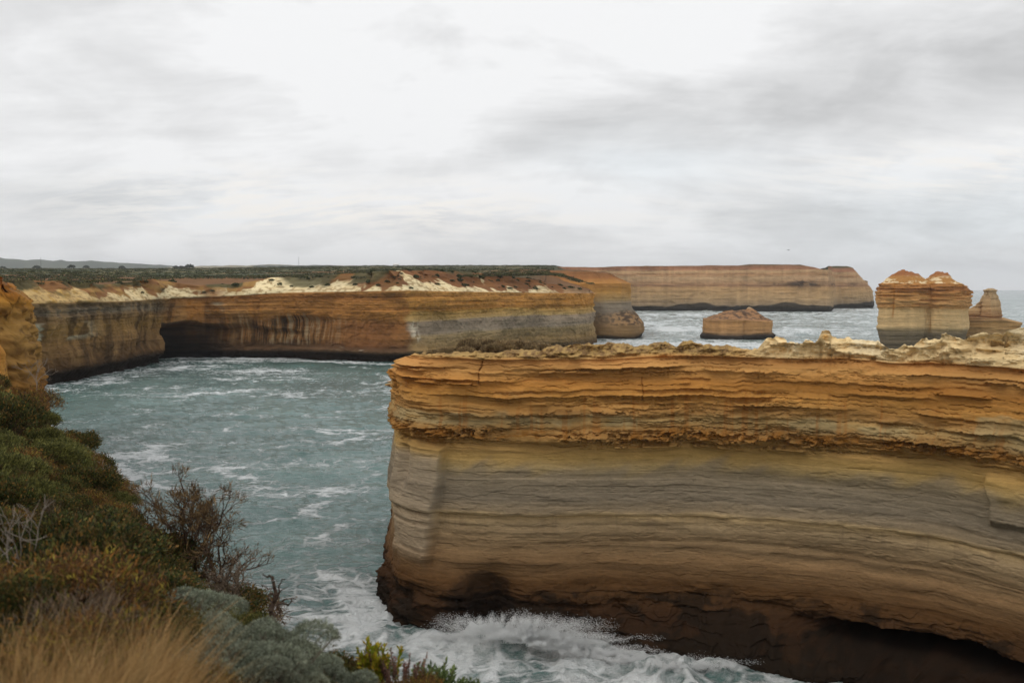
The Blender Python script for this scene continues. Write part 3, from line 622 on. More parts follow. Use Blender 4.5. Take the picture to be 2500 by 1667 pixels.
# ================================================================== HILLS
def ridge(d, tabl, zb, mat_c, name, seed):
    px = np.linspace(tabl[0][0], tabl[-1][0], 260)
    zt = CAMZ-(tab(px, tabl)-HOR)/FPX*d
    rows = []
    for k, (dd, f) in enumerate(((-1200, 0), (-900, .35), (-500, .7), (-200, .92), (0, 1), (300, .9), (900, .4), (1500, 0))):
        z = zb+(zt-zb)*f+6*fbm(px*.03, k*2.1, 0, seed, 4)*f
        rows.append(np.stack([xat(px, d)*(1+dd/d), np.full_like(px, d+dd), z], -1))
    V = np.stack(rows, 1); c = mixc(np.broadcast_to(lin(mat_c), V.shape), lin('39402f'), ss(-.2, .4, fbm(V[..., 0]*.004, V[..., 1]*.004, 0, seed+1, 4)))
    o = mesh_obj(name, V, grid_faces(V.shape[0], V.shape[1]), ROCK_FAR, color=c); tag(o, kind='structure')
ridge(9000, [(-700, 626), (-300, 622), (0, 629), (15, 632), (45, 633), (70, 635), (100, 634), (135, 637), (152, 634), (165, 637), (190, 638), (225, 637), (262, 640), (300, 641), (335, 644), (360, 645), (400, 648), (430, 650), (470, 653), (560, 657)], 70, '4a503c', 'hills', 311)
ridge(6500, [(330, 655), (450, 651), (520, 649), (620, 647.5), (760, 647), (900, 649), (1000, 652)], 80, '8a7f62', 'hills', 313)

# ================================================================== SEA
r = np.r_[np.geomspace(34, 700, 640), np.geomspace(706, 17500, 170)]
az = np.radians(np.linspace(-62, 62, 860))
A, R = np.meshgrid(az, r, indexing='ij'); X, Y = R*np.sin(A), R*np.cos(A)
def wpt(px, py): d = FPX*CAMZ/(py-HOR); return xat(px, d), d
foam = np.zeros_like(X); Zs = np.zeros_like(X)
def patch(px, py, rx, ry, amt, rot=0):
    global foam
    x0, y0 = wpt(px, py); dx, dy = X-x0, Y-y0; c, s_ = math.cos(rot), math.sin(rot)
    foam = foam+amt*np.exp(-((dx*c+dy*s_)/rx)**2-((-dx*s_+dy*c)/ry)**2)
def bump(px, py, rx, ry, amt, rot=0):
    global Zs
    x0, y0 = wpt(px, py); dx, dy = X-x0, Y-y0; c, s_ = math.cos(rot), math.sin(rot)
    Zs = Zs+amt*np.exp(-((dx*c+dy*s_)/rx)**2-((-dx*s_+dy*c)/ry)**2)*(.45+.9*ridged(X*.35, Y*.35, 0, 409, 4))
# wave field: short chop in the gorge, long swell outside
wx, wy = X+2*fbm(X*.05, Y*.05, 0, 401, 2), Y+2*fbm(X*.05, Y*.05, 0, 402, 2)
ch = (.50*ridged(wx*.055, wy*.13, 0, 403, 4)+.22*ridged(wx*.20+wy*.05, wy*.36, 0, 404, 3)+.30*fbm(wx*.02, wy*.035, 0, 405, 2))
Zs = Zs+ch*(1-ss(700, 3000, R))*1.5-.6+.14*(ridged(wx*.33+wy*.1, wy*.55, 0, 410, 3)-.5)*(1-ss(250, 600, R))
Zs = Zs+.5*fbm(X*.006, Y*.02, 0, 406, 3)*ss(500, 900, R)
crest = ss(.55, 1.05, ch)
foam = foam+.10+.30*fbm(X*.018, Y*.03, 0, 407, 4)+.16*crest
# churn below the headland
patch(1020, 1580, 8, 4, 1.1, .25); patch(935, 1535, 4, 2.5, .6); patch(1130, 1610, 14, 5, 1.3, -.3); patch(1330, 1620, 14, 7, 1.5); patch(1600, 1640, 12, 6, .55); patch(1200, 1667, 18, 5, .5); patch(1750, 1680, 10, 6, .75)
patch(1450, 1680, 12, 7, .6); patch(955, 1520, 7, 3, 1.2); patch(1040, 1550, 9, 3, 1.3, -.4); patch(920, 1600, 8, 4, .35)
bump(1290, 1590, 9, 3.2, 1.7, -.15); bump(1190, 1600, 5, 2.2, .8); bump(1020, 1560, 10, 3.5, .8, -.5); bump(1500, 1640, 8, 3, .9); bump(1700, 1660, 6, 3, 1.0)
# foam lines across the gorge
for q in ((360, 1040, 5, 14, .55, .3), (400, 1085, 5, 16, .55, -.5), (330, 1130, 6, 14, .5, .2), (480, 1010, 20, 5, .35), (700, 1055, 30, 5, .35), (900, 1050, 20, 4, .3), (560, 1200, 14, 7, .35), (700, 1130, 22, 6, .3), (640, 905, 16, 14, .75, .3), (600, 925, 20, 4, .45),
          (620, 876, 60, 8, .85), (440, 893, 18, 8, .9), (400, 900, 20, 6, .7), (860, 880, 30, 6, .6), (500, 885, 30, 5, .6), (760, 910, 26, 5, .35), (300, 1190, 8, 6, .3), (860, 1290, 12, 4, .3), (700, 1480, 10, 5, .35), (800, 1390, 10, 5, .35), (850, 1500, 9, 4, .45), (760, 1330, 20, 6, .3), (650, 1400, 14, 6, .35), (820, 1440, 14, 5, .3), (900, 1330, 10, 4, .3), (560, 1080, 24, 5, .3), (800, 1190, 24, 5, .3), (430, 960, 14, 10, .3)):
    patch(q[0], q[1], q[2], q[3], q[4]*(.65 if q[1] > 930 else 1.0), *q[5:])
# surf outside
for q in ((1640, 805, 26, 60, .7), (1600, 790, 40, 120, .5), (1560, 833, 60, 26, .8), (1700, 838, 60, 20, .9), (1800, 845, 60, 22, .9), (1905, 842, 30, 20, .8), (1980, 812, 36, 30, .6), (1960, 804, 24, 24, .8), (2050, 840, 40, 20, .6), (1725, 757, 60, 60, 1.0), (1880, 765, 200, 60, .5), (2080, 756, 120, 90, .7), (1620, 770, 120, 90, .4), (1500, 840, 50, 14, .8), (1700, 800, 60, 40, .3)):
    patch(*q)
for q in range(110, 960, 28): patch(q, tab(q, [(100, 948), (200, 932), (300, 909), (390, 889), (480, 882), (700, 880), (960, 888)]), 16, 3.5, .25+.45*abs(math.sin(q*1.7)))
foam = foam+.26*ss(560, 640, R)*(1-ss(1600, 2600, R))*ss(.05, .2, X/Y)
bump(1965, 812, 18, 22, 2.2); bump(1725, 762, 30, 40, 3)
foam = foam+.12*ss(480, 800, R)*(1-ss(2500, 6000, R))
foam = np.clip(foam, 0, 1.6); nf = ridged(X*.10, Y*.16, 0, 408, 4); foam = np.where(foam > .45, .45+(foam-.45)*.34, foam)+.50*(nf-.55)*ss(.3, .7, foam)
calm = np.exp(-((X-xat(180, 360))/60)**2-((Y-360)/70)**2)
deep = ss(430, 540, R)*(1-ss(1000, 2500, R))
m, nt = mat_new('sea_water'); g = G(nt)
p = g.node('ShaderNodeNewGeometry').outputs['Position']
fo = g.node('ShaderNodeAttribute', attribute_name='foam').outputs['Fac']
w = g.v('SCALE', g.noise(p, .25, 3, col=True)); w.node.inputs['Scale'].default_value = 2.2
pw = g.v('ADD', p, w)
n1 = g.noise(g.v('MULTIPLY', pw, (.35, .55, 1)), 1.0, 6, .68)
lace = g.node('ShaderNodeTexVoronoi', feature='DISTANCE_TO_EDGE'); g.put(lace.inputs['Vector'], g.v('MULTIPLY', pw, (.40, .62, .3))); lace.inputs['Scale'].default_value = .85
lc = g.m('SUBTRACT', 1.0, g.step(lace.outputs['Distance'], 0.0, .16))
n2 = g.noise(pw, 2.6, 4, .7)
w2 = g.v('SCALE', g.noise(p, .07, 4, .6, col=True)); w2.node.inputs['Scale'].default_value = 14.0
tr = g.node('ShaderNodeTexVoronoi', feature='DISTANCE_TO_EDGE'); g.put(tr.inputs['Vector'], g.v('MULTIPLY', g.v('ADD', p, w2), (.055, .075, .02))); tr.inputs['Scale'].default_value = 1.0
trail = g.m('MULTIPLY', g.m('SUBTRACT', 1.0, g.step(tr.outputs['Distance'], 0.0, .13)), g.step(g.noise(p, .035, 3), .42, .62))
v_ = g.m('ADD', g.m('ADD', g.m('MULTIPLY', n1, .80), g.m('MULTIPLY', trail, .28)), g.m('ADD', g.m('MULTIPLY', lc, .16), g.m('MULTIPLY_ADD', n2, .18, .05)))
mask = g.step(g.m('ADD', v_, g.m('MULTIPLY', fo, .55)), .74, 1.08)
big = g.noise(p, .02, 3)
teal = g.mix(g.step(big, .3, .7), lin('425e5a'), lin('5a7671'))
c = g.mix(mask, teal, g.mix(n2, lin('d6dede'), lin('fafbfb')))
b1 = g.noise(g.v('MULTIPLY', pw, (.28, .55, .5)), 1.0, 7, .62)
bh = g.m('ADD', b1, g.m('MULTIPLY', mask, g.m('MULTIPLY_ADD', n2, .9, .1)))
rgh = g.m('MULTIPLY_ADD', mask, .6, .10)
b = principled(g, c, rgh, bh, .8, 1.0, .5, 1.33)
o = mesh_obj('sea', np.stack([X, Y, Zs], -1), grid_faces(X.shape[0], X.shape[1])[:, ::-1], m, attrs={'foam': foam})
tag(o, kind='structure')

# flying spray at the foot of the headland
SPR, nt = mat_new('spray_water'); g = G(nt); principled(g, (*lin('f6f8f8'), 1), .6, spec=.3)
def spray(name, jets, label):
    P, U = [], []
    for px, d, z0, n, vx, vz, spread in jets:
        n = int(n*5)
        t = rng.uniform(0, 1, n)**1.25; k = (rng.integers(0, 70, n)*rng.uniform(0, 1, n)**.3).astype(int)
        kv = rng.normal(0, 1, (70, 3))
        vel = np.stack([vx+kv[k, 0]*spread*1.6+rng.normal(0, .05, n), -1.2+kv[k, 1]*.6+rng.normal(0, .05, n), vz*(.75+.35*np.minimum(np.abs(kv[k, 2]), 1.5))*(.85+.15*rng.uniform(0, 1, n))+rng.normal(0, .15, n)], -1)
        tt = t*vel[:, 2:3].clip(1, 20).ravel()/9.8*1.35
        pos = np.stack([xat(px, d)+kv[k, 0]*1.1+rng.normal(0, .10, n)+vel[:, 0]*tt, d+rng.normal(0, .25, n)+vel[:, 1]*tt, z0+.78*(vel[:, 2]*tt-4.9*tt*tt)], -1)
        vv = np.stack([vel[:, 0], vel[:, 1], vel[:, 2]-9.8*tt], -1); P.append(pos); U.append(vv/np.linalg.norm(vv, axis=1)[:, None])
    P, U = np.concatenate(P), np.concatenate(U); n = len(P)
    sz = rng.uniform(.004, .015, n)[:, None]; ln = sz*rng.uniform(1.5, 6, n)[:, None]
    sd = np.cross(U, rng.normal(0, 1, (n, 3))); sd /= np.linalg.norm(sd, axis=1)[:, None]+1e-9; s2 = np.cross(U, sd)
    V = np.stack([P-U*ln, P+sd*sz, P-sd*sz*.5+s2*sz*.9, P-sd*sz*.5-s2*sz*.9, P+U*ln], 1).reshape(-1, 3)
    f = np.array([[0, 1, 2], [0, 2, 3], [0, 3, 1], [4, 2, 1], [4, 3, 2], [4, 1, 3]])
    F = (np.arange(n)[:, None, None]*5+f[None]).reshape(-1, 3)
    o = mesh_obj(name, V, F, SPR); tag(o, label, 'spray', kind='stuff')
spray('spray', [(1180, 95, .8, 5000, .5, 7.0, 1.0), (1240, 93.5, 1.2, 9000, .8, 7.2, 1.4), (1300, 92.5, 1.6, 10000, 1.0, 6.5, 1.6), (1370, 92, 1.2, 7000, 1.2, 5.5, 1.5), (1450, 91.5, .6, 5000, 1.2, 4.5, 1.4), (1560, 90.5, .4, 4500, .6, 4.0, 1.4), (1680, 89, .4, 4500, .5, 4.0, 1.3), (1120, 96.5, .4, 2500, .4, 3.8, .9)],
      'white spray thrown up against the dark foot of the headland')

# ================================================================== FOREGROUND HILLSIDE
RIM = [(70, -50), (34, -18), (14, 1.0), (7, 5.5), (2.2, 8.6), (-.5, 10.2), (-1.5, 11.2), (-2.9, 12.3), (-4.6, 15.2), (-7.2, 20.2), (-11.2, 28), (-15.6, 35.5), (-24, 48), (-33, 62), (-46, 86), (-62, 118), (-80, 150)]
RIM_A = np.array(RIM, float)
def rim_w(x, y):
    """signed distance inland from the rim line"""
    x, y = np.asarray(x, float), np.asarray(y, float); best = np.full(x.shape, 1e9); sg = np.ones(x.shape)
    for (a, b) in zip(RIM_A[:-1], RIM_A[1:]):
        e = b-a; L = (e**2).sum(); t = np.clip(((x-a[0])*e[0]+(y-a[1])*e[1])/L, 0, 1)
        dx, dy = x-a[0]-t*e[0], y-a[1]-t*e[1]; d = np.hypot(dx, dy); cr = e[0]*(y-a[1])-e[1]*(x-a[0])
        m_ = d < best; best = np.where(m_, d, best); sg = np.where(m_, np.sign(cr), sg)
    return best*sg
def ground(x, y):
    w = np.maximum(rim_w(x, y), 0)
    z0 = np.interp(y, [0, 9.5, 10.5, 12.3, 15, 28, 45, 60], [30.6, 30.5, 30.4, 30.0, 29.55, 28.6, 28.4, 28.8])
    z = z0+(33.35-z0)*(1-np.exp(-w/4.6))+.03*np.maximum(w-7, 0)
    return z+.18*fbm(np.asarray(x)*.5, np.asarray(y)*.5, 0, 501, 3)
hc = [(x, y, 0, x-12-18*abs(y)/60., y-14) if i > 6 else (x, y, 0, x*.6-14, y-14) for i, (x, y) in enumerate(RIM)]
def h_top(px, s, Q): return ground(Q[:, 0], Q[:, 1])
def h_off(s, z, px, zt):
    o = np.interp(z, [-2, 6, 20, 26, 28.5, 30], [4.5, 3.2, 1.2, .8, .3, 0])+1.1*fbm(s*.12, z*.1, 0, 511, 3)*(1-ss(27, 29.5, z))+.35*fbm(s*.6, z*.6, 0, 512, 4)*(1-ss(28.8, 29.6, z))
    return o+.3*layers(z, s, 513, .3, 1.2, ulen=6)[0]*(1-ss(27, 29, z))
def h_col(s, z, px, X, Y, off):
    c = ramp(z+.8*fbm(s*.2, z*.3, 0, 514, 3), [(-2, lin('3a2a1c')), (8, lin('8a7050')), (17, lin('8c7c68')), (22, lin('a8803f')), (28, lin('b07a34')), (31, lin('8a5a2a'))])
    return mixc(c, lin('6b4a28'), .6*ss(0, .4, fbm(s*.4, z*.6, 0, 515, 4)))
def h_capz(x, y, t, zt, px, s): return ground(x, y)
def h_capc(x, y, z, t, px, c0):
    return mixc(np.broadcast_to(lin('8a5c30'), x.shape+(3,)), lin('4a3c24'), ss(-.3, .3, fbm(x*.9, y*.9, 0, 516, 4)))
V, C, F = cliff(hc, 700, np.linspace(0, 1, 110), h_top, h_off, h_col, np.linspace(0, 1, 70)**1.1, h_capz, h_capc, smooth=1.5, dense=lambda p: np.ones_like(p))
o = mesh_obj('hillside', V, F, SOIL, color=C); tag(o, kind='structure')

# ================================================================== PLANTS
def unit(v): return v/(np.linalg.norm(v, axis=-1, keepdims=True)+1e-9)
def leaves(P, D, ln, wd, cols, r, roll=True):
    """diamond leaves at P pointing along D; returns V (n*4,3), F, C"""
    n = len(P); ln = np.broadcast_to(ln, n)[:, None]; wd = np.broadcast_to(wd, n)[:, None]
    sd = unit(np.cross(D, r.normal(0, 1, (n, 3)))); up = np.cross(sd, D)
    mid = P+D*ln*.55+up*ln*.06
    V = np.stack([P, mid+sd*wd, P+D*ln, mid-sd*wd], 1).reshape(-1, 3)
    F = np.arange(n*4).reshape(n, 4); return V, F, np.repeat(cols, 4, 0)
def tubes(segs, sides=5):
    """segs: list of (p0, p1, r0, r1)"""
    if not len(segs): return np.zeros((0, 3)), np.zeros((0, 4), int)
    A = np.array([s[0] for s in segs], float); B = np.array([s[1] for s in segs], float); ra = np.array([s[2] for s in segs]); rb = np.array([s[3] for s in segs])
    D = unit(B-A); ref = np.where(np.abs(D[:, 2:3]) > .9, np.array([[1., 0, 0]]), np.array([[0, 0, 1.]])); u = unit(np.cross(D, ref)); v = np.cross(D, u)
    a = np.linspace(0, 2*math.pi, sides, endpoint=False); ca, sa = np.cos(a), np.sin(a)
    ring = u[:, None, :]*ca[None, :, None]+v[:, None, :]*sa[None, :, None]
    V = np.concatenate([A[:, None]+ring*ra[:, None, None], B[:, None]+ring*rb[:, None, None]], 1)
    i = np.arange(sides); j = (i+1) % sides; f = np.stack([i, j, j+sides, i+sides], -1)
    F = (np.arange(len(segs))[:, None, None]*2*sides+f[None]).reshape(-1, 4); return V.reshape(-1, 3), F
def proto(name, foliage=None, stems=None, stemcol='6a5a48', extra=None):
    """list of mesh data (part name, mesh object) parented to an Empty"""
    return dict(name=name, foliage=foliage, stems=stems, stemcol=stemcol)
def palette(n, cols, r, jitter=.25):
    L = np.array([lin(c) for c in cols]); c = L[r.integers(0, len(L), n)]
    return c*(1+jitter*r.normal(0, 1, (n, 1))).clip(.4, 1.8)
def lobes(r, k, R, H, lrad=(.32, .52)):
    c = np.stack([r.uniform(-.62, .62, k)*R, r.uniform(-.62, .62, k)*R, r.uniform(.25, .6, k)*H], -1); rad = r.uniform(lrad[0], lrad[1], k)*R
    c[0] = (0, 0, .42*H); rad[0] = (.6 if k < 15 else .5)*R
    return c, rad
def shrub_mesh(seed, R, H, nclump, per, ln, wd, cols, upw=.5, spread=.7, tips=None, k=9, clumpr=.06, squash=.85, lrad=(.32, .52), shell=.7):
    r = np.random.default_rng(seed); c, rad = lobes(r, k, R, H, lrad)
    li = r.integers(0, k, nclump*2); d = unit(r.normal(0, 1, (nclump*2, 3))); d[:, 2] = np.abs(d[:, 2])*.9+.05*r.normal(0, 1, nclump*2); d = unit(d)
    P = c[li]+d*rad[li][:, None]*r.uniform(shell, 1.04, (nclump*2, 1)); P[:, 2] *= squash
    # keep clumps outside of other lobes' cores
    inside = np.zeros(len(P), bool)
    for q in range(k): inside |= np.linalg.norm((P-c[q]*[1, 1, squash])/[1, 1, squash], axis=1) < rad[q]*(.66 if shell < .8 else .86)
    P, d = P[~inside][:nclump], d[~inside][:nclump]; P[:, 2] = np.maximum(P[:, 2], .02)
    n = len(P)*per; ci = np.repeat(np.arange(len(P)), per)
    LP = P[ci]+r.normal(0, 1, (n, 3))*clumpr
    LD = unit(d[ci]+np.array([0, 0, upw])+r.normal(0, 1, (n, 3))*spread)
    cc = palette(len(P), cols, r, .22)[ci]*(1+.18*r.normal(0, 1, (n, 1))).clip(.5, 1.6)
    if tips:
        tp = r.uniform(0, 1, n) < tips[1]; cc[tp] = palette(tp.sum(), [tips[0]], r)
    V, F, C = leaves(LP, LD, ln*r.uniform(.6, 1.25, n), wd*r.uniform(.7, 1.2, n), cc, r)
    segs = []
    for q in r.choice(len(P), min(70, len(P)), replace=False):
        b = np.array([r.normal(0, .06*R), r.normal(0, .06*R), -.1]); m_ = (b+P[q])/2+r.normal(0, .06*R, 3); m_[2] = max(m_[2], .02)
        segs += [(b, m_, .016*R+.004, .010*R+.003), (m_, P[q], .010*R+.003, .003)]
    return (V, F, C), tubes(segs, 4)
def bough(r, p, d, L, rad, depth, segs, tips, twist=.35, split=(2, 3), shrink=.72, up=.12):
    n = 3; q = np.array(p, float); d = np.array(d, float)
    for i in range(n):
        d = d+r.normal(0, twist, 3)*.5+np.array([0, 0, up]); d /= np.linalg.norm(d)+1e-9
        e = q+d*L/n; r1 = rad*(1-.28*(i+1)/n); segs.append((q.copy(), e.copy(), rad*(1-.28*i/n), r1)); q = e
        if depth > 1 and i < n-1 and r.uniform() < .45:
            bough(r, q, d+r.normal(0, .7, 3), L*shrink*.7, r1*.5, depth-1, segs, tips, twist, split, shrink, up)
    if depth <= 0: tips.append((q, d)); return
    for k in range(r.integers(split[0], split[1]+1)):
        bough(r, q, d+r.normal(0, .55, 3), L*shrink*r.uniform(.75, 1.15), rad*.66, depth-1, segs, tips, twist, split, shrink, up)

def build(name, folmesh, stemmesh, stemcol, folname='foliage', stemname='stems'):
    root = empty(name)
    if folmesh is not None: V, F, C = folmesh; mesh_obj(folname, V, F, LEAF, root, color=C, smooth=False)
    if stemmesh is not None:
        V, F = stemmesh; r = np.random.default_rng(len(V)); C = np.broadcast_to(lin(stemcol), V.shape)*(1+.15*r.normal(0, 1, (len(V), 1))).clip(.6, 1.4)
        mesh_obj(stemname, V, F, TWIG, root, color=C)
    return root
USED = {}
def copy_thing(root):
    c = root.copy(); COL.objects.link(c)
    for ch in root.children:
        d = ch.copy(); COL.objects.link(d); d.parent = c
    return c
def plant(key, loc, sc, label, cat, group, rz=None, tilt=0.0, zs=1.0):
    root = PROTO[key]
    if USED.get(key): o = copy_thing(root)
    else: o = root; USED[key] = True
    o.location = loc; o.scale = (sc, sc, sc*zs); o.rotation_euler = (tilt, 0, random.uniform(0, 6.28) if rz is None else rz)
    return tag(o, label, cat, group)
PROTO = {}
GREY = ['757b68', '858b78', '646a56', '949a86']; DARK = ['333a18', '3f451d', '282f14', '524f25', '574624']; OLIVE = ['50512a', '5f5f30', '434722', '6e6c38']; BROWN = ['5a4028', '6e4c2c', '4a3624', '7a5a34']; RUST = ['6a4a22', '7d5526', '4d4420', '5a5226']
for q in range(3):
    f, s = shrub_mesh(600+q, .62, .56, 4200, 8, .020, .0045, GREY, upw=.25, spread=1.0, k=22+q, clumpr=.012, lrad=(.20, .34), shell=.9)
    PROTO['woolly%d' % q] = build('woolly_shrub', f, s, '6d6558')
    f, s = shrub_mesh(610+q, .75, .75, 1100, 10, .05, .011, DARK, upw=.5, spread=.7, tips=('7a5a2a', .10), k=12, clumpr=.035)
    PROTO['dark%d' % q] = build('heath_shrub', f, s, '4d3f30')
    f, s = shrub_mesh(620+q, .7, .75, 900, 12, .055, .009, OLIVE, upw=.8, spread=.55, tips=('7a7640', .12), k=10, clumpr=.03)
    PROTO['olive%d' % q] = build('beard_shrub', f, s, '5a4a38')
    f, s = shrub_mesh(630+q, .7, .6, 900, 9, .05, .006, RUST+BROWN, upw=.5, spread=.9, tips=('8a7a30', .12), k=10, clumpr=.04)
    PROTO['rust%d' % q] = build('heath_shrub', f, s, '6a5440')
def twig_shrub(seed, R, H, n, cols, fine=True):
    r = np.random.default_rng(seed); segs, tips = [], []
    for k in range(n):
        a = r.uniform(0, 6.28); bough(r, (r.normal(0, .1*R), r.normal(0, .1*R), -.1), (math.cos(a)*R/H*.8, math.sin(a)*R/H*.8, 1), H*.42, .010*H+.004, 3, segs, tips, .4, (2, 3), .66)
    P = np.array([t[0] for t in tips]); D = np.array([t[1] for t in tips]); per = 7
    ci = np.repeat(np.arange(len(P)), per); m_ = len(ci)
    f = leaves(P[ci]+r.normal(0, .02, (m_, 3)), unit(D[ci]+r.normal(0, .6, (m_, 3))+[0, 0, .3]), .10*H*r.uniform(.5, 1.3, m_), .004*H, palette(m_, cols, r), r)
    return f, tubes(segs, 4)
for q in range(2):
    f, s = twig_shrub(640+q, .6, .7, 11, ['5f4f40', '6e5a48', '54463a', '7a6650']); PROTO['twig%d' % q] = build('dry_shrub', f, s, '7a6a58', 'twigs', 'stems')
def thicket_mesh(seed):
    f, st_ = shrub_mesh(seed, .7, .62, 900, 10, .16, .011, ['8f7a58', '9c8762', '80694c', 'a38f68', '705c42'], upw=1.0, spread=.6, k=9, clumpr=.04); return f, st_
for q in range(2):
    f, s = thicket_mesh(645+q); PROTO['thick%d' % q] = build('dry_shrub', f, s, '6a5a4c', 'twigs', 'stems')
# fleshy upright plants with yellow-green leaves on the rim
def candle_mesh(seed, n, H, cols, ln, wd):
    r = np.random.default_rng(seed); P, D, segs = [], [], []
    for k in range(n):
        a = r.uniform(0, 6.28); tl = r.uniform(.05, .45); d = unit(np.array([math.cos(a)*tl, math.sin(a)*tl, 1.])); h = H*r.uniform(.6, 1.0); b = np.array([r.normal(0, .06), r.normal(0, .06), -.08])
        segs.append((b, b+d*h, .009, .004))
        for t in np.linspace(.35, 1, 22):
            for w in range(2): P.append(b+d*h*t); D.append(d*.9+r.normal(0, .5, 3))
    P, D = np.array(P), unit(np.array(D)); m_ = len(P)
    return leaves(P, D, ln*r.uniform(.7, 1.2, m_), wd, palette(m_, cols, r, .2), r), tubes(segs, 4)
f, s = candle_mesh(650, 22, .55, ['8a8a1e', '9c9426', '6f7a1c', 'a0862a'], .07, .014); PROTO['candle'] = build('saltbush', f, s, '6a5a2a')
f, s = candle_mesh(651, 16, .6, ['7a5a50', '8d5f5a', '6a5a44', '9a6a60'], .03, .007); PROTO['pink'] = build('heath_flower', f, s, '6d5a4c')
f, s = candle_mesh(652, 70, .5, ['55663a', '667646', '46572f', '738150'], .06, .010); PROTO['spike'] = build('rosemary_shrub', f, s, '5a4a38')

def gpt(px, d, dz=0.0):
    x = xat(px, d); return (x, d, float(ground(np.array([x]), np.array([d]))[0])+dz)
def py_of(loc):
    x, y, z = loc; vz = z-CAMZ; f = y*CP-vz*SP; u = y*SP+vz*CP; return 833.5-u/f*FPX, 1250+x/f*FPX
GRP = {'woolly': 'grey woolly shrubs on the near slope', 'dark': 'dark heath shrubs on the near slope', 'olive': 'olive green shrubs on the near slope', 'rust': 'rusty brown heath shrubs on the near slope', 'twig': 'dry twiggy shrubs on the near slope'}
LAB = {'woolly': 'mounded grey-green woolly shrub', 'dark': 'dark green heath shrub', 'olive': 'olive green bristly shrub', 'rust': 'rusty brown heath shrub', 'twig': 'bare brown twiggy shrub'}
placed = []
def put(kind, px, d, sc, where, zs=1.0, dz=-.03):
    if px > 690 and d > 6.5: dz -= .12
    q = random.randrange(2 if kind == 'twig' else 3)
    placed.append((kind, px, d))
    return plant('%s%d' % (kind, q), gpt(px, d, dz), sc*((.84 if px < 530 else .64) if kind == 'woolly' else .8), LAB[kind]+' '+where, 'shrub', GRP[kind], zs=zs)
# hand-placed plants: (kind, column, distance, scale, where)
for a in (
    ('woolly', 620, 7.3, 1.45, 'the broadest at the bottom, left of the yellow plant'), ('woolly', 715, 8.4, 1.3, 'between the twisted dead tree and the rim foam'), ('woolly', 560, 6.9, 1.2, 'at the bottom edge right of the dry grass'), ('dark', 800, 9.3, .75, 'alone on the rim above the surf'), ('woolly', 780, 8.0, 1.1, 'low at the bottom edge before the dark rim bush'), ('dark', 730, 7.6, .6, 'squeezed between two grey mounds'), ('woolly', 520, 7.6, 1.0, 'with a broad crown in front of the bare tree'), ('woolly', 840, 7.2, .7, 'at the bottom edge under the yellow plant'), ('rust', 900, 7.6, .6, 'at the bottom edge right of the grey mounds'),  ('rust', 660, 6.0, .5, 'between the grey mounds at the bottom edge'), ('woolly', 560, 8.6, .95, 'arching behind the broad crowned one'), ('woolly', 440, 9.0, 1.0, 'on the left below the brown tree'),
    ('woolly', 400, 10.4, .95, 'highest of the grey row beside the dark heath'), ('woolly', 655, 8.6, .85, 'at the cliff edge right of the twisted dead tree'), ('woolly', 730, 8.2, .8, 'low in the row above the sea'),
    ('woolly', 690, 7.0, .8, 'at the bottom edge below the twisted dead tree'), ('woolly', 790, 7.6, .7, 'at the bottom edge left of the yellow plant'), 
    ('woolly', 815, 9.7, .9, 'alone on the rim against the foam'), ('woolly', 860, 8.0, .8, 'small, under the yellow plant'), ('woolly', 950, 8.5, .75, 'small, at the bottom edge right of the yellow plant'),
    ('olive', 500, 11.5, .85, 'below the brown tree, behind the grey mounds'), ('olive', 550, 11.8, .8, 'at the rim beside the bare tree'), ('olive', 875, 9.3, .7, 'bright and small on the rim'),
    ('rust', 440, 6.0, .6, 'in front of the grey mounds at the bottom'), ('twig', 580, 5.6, .6, 'across the grey mounds at the bottom'), ('twig', 470, 5.2, .75, 'leaning at the bottom beside the dry grass'),
    ('rust', 770, 9.4, .75, 'small and orange on the rim beside the foam'), ('rust', 1000, 8.9, .8, 'small, at the bottom right end of the slope'),
    ):
    put(*a)
plant('candle', gpt(905, 9.2), .95, 'yellow-green upright leafy plant on the rim in front of the surf', 'plant', None, rz=1.0)
plant('spike', gpt(1055, 9.6), 1.1, 'dense green bristly shrub on the rim at the right end of the slope', 'shrub', 'bristly shrubs on the rim', rz=.5)
plant('spike', gpt(1135, 9.5), .9, 'smaller green bristly shrub right at the tip of the slope', 'shrub', 'bristly shrubs on the rim')
for px, sc, w in ((950, .95, 'behind the yellow-green plant'), (985, .9, 'between the yellow-green plant and the bristly shrub')):
    plant('pink', gpt(px, 9.2), sc, 'thin pinkish heath stems '+w, 'plant', 'pinkish heath stems on the rim')
# slope cover farther back, every bush its own thing with its own description
rs = np.random.default_rng(77); TAKEN = set()
BANDS = [(6.2, 'just behind the dry grass'), (8.0, 'a step beyond the dry grass'), (10.5, 'on the near part of the slope'), (13.5, 'on the middle of the slope'), (17.5, 'above the middle of the slope'), (23, 'on the upper slope'), (31, 'high on the slope'), (42, 'near the orange spur'), (99, 'right under the orange spur')]
SIDES = [(30, 'at the left frame edge'), (90, 'close to the left frame edge'), (160, 'well left'), (240, 'left of the bare trees'), (330, 'towards the sea'), (999, 'beside the bare trees')]
def slope_label(kind, px, d, w, s0):
    band = next(t for q, t in BANDS if d < q); side = 'on the cliff edge' if w < .9 else next(t for q, t in SIDES if px < q)
    for size in (['small'] if s0 < .85 else ['large'] if s0 > 1.3 else ['', 'rounded', 'spreading']):
        for adj in ('', 'sparse', 'dense', 'ragged'):
            l = ' '.join((' '.join((size, adj, LAB[kind], band))+', '+side).split())
            if l not in TAKEN and len(l.split()) <= 16: TAKEN.add(l); return l
    return None
N = 0
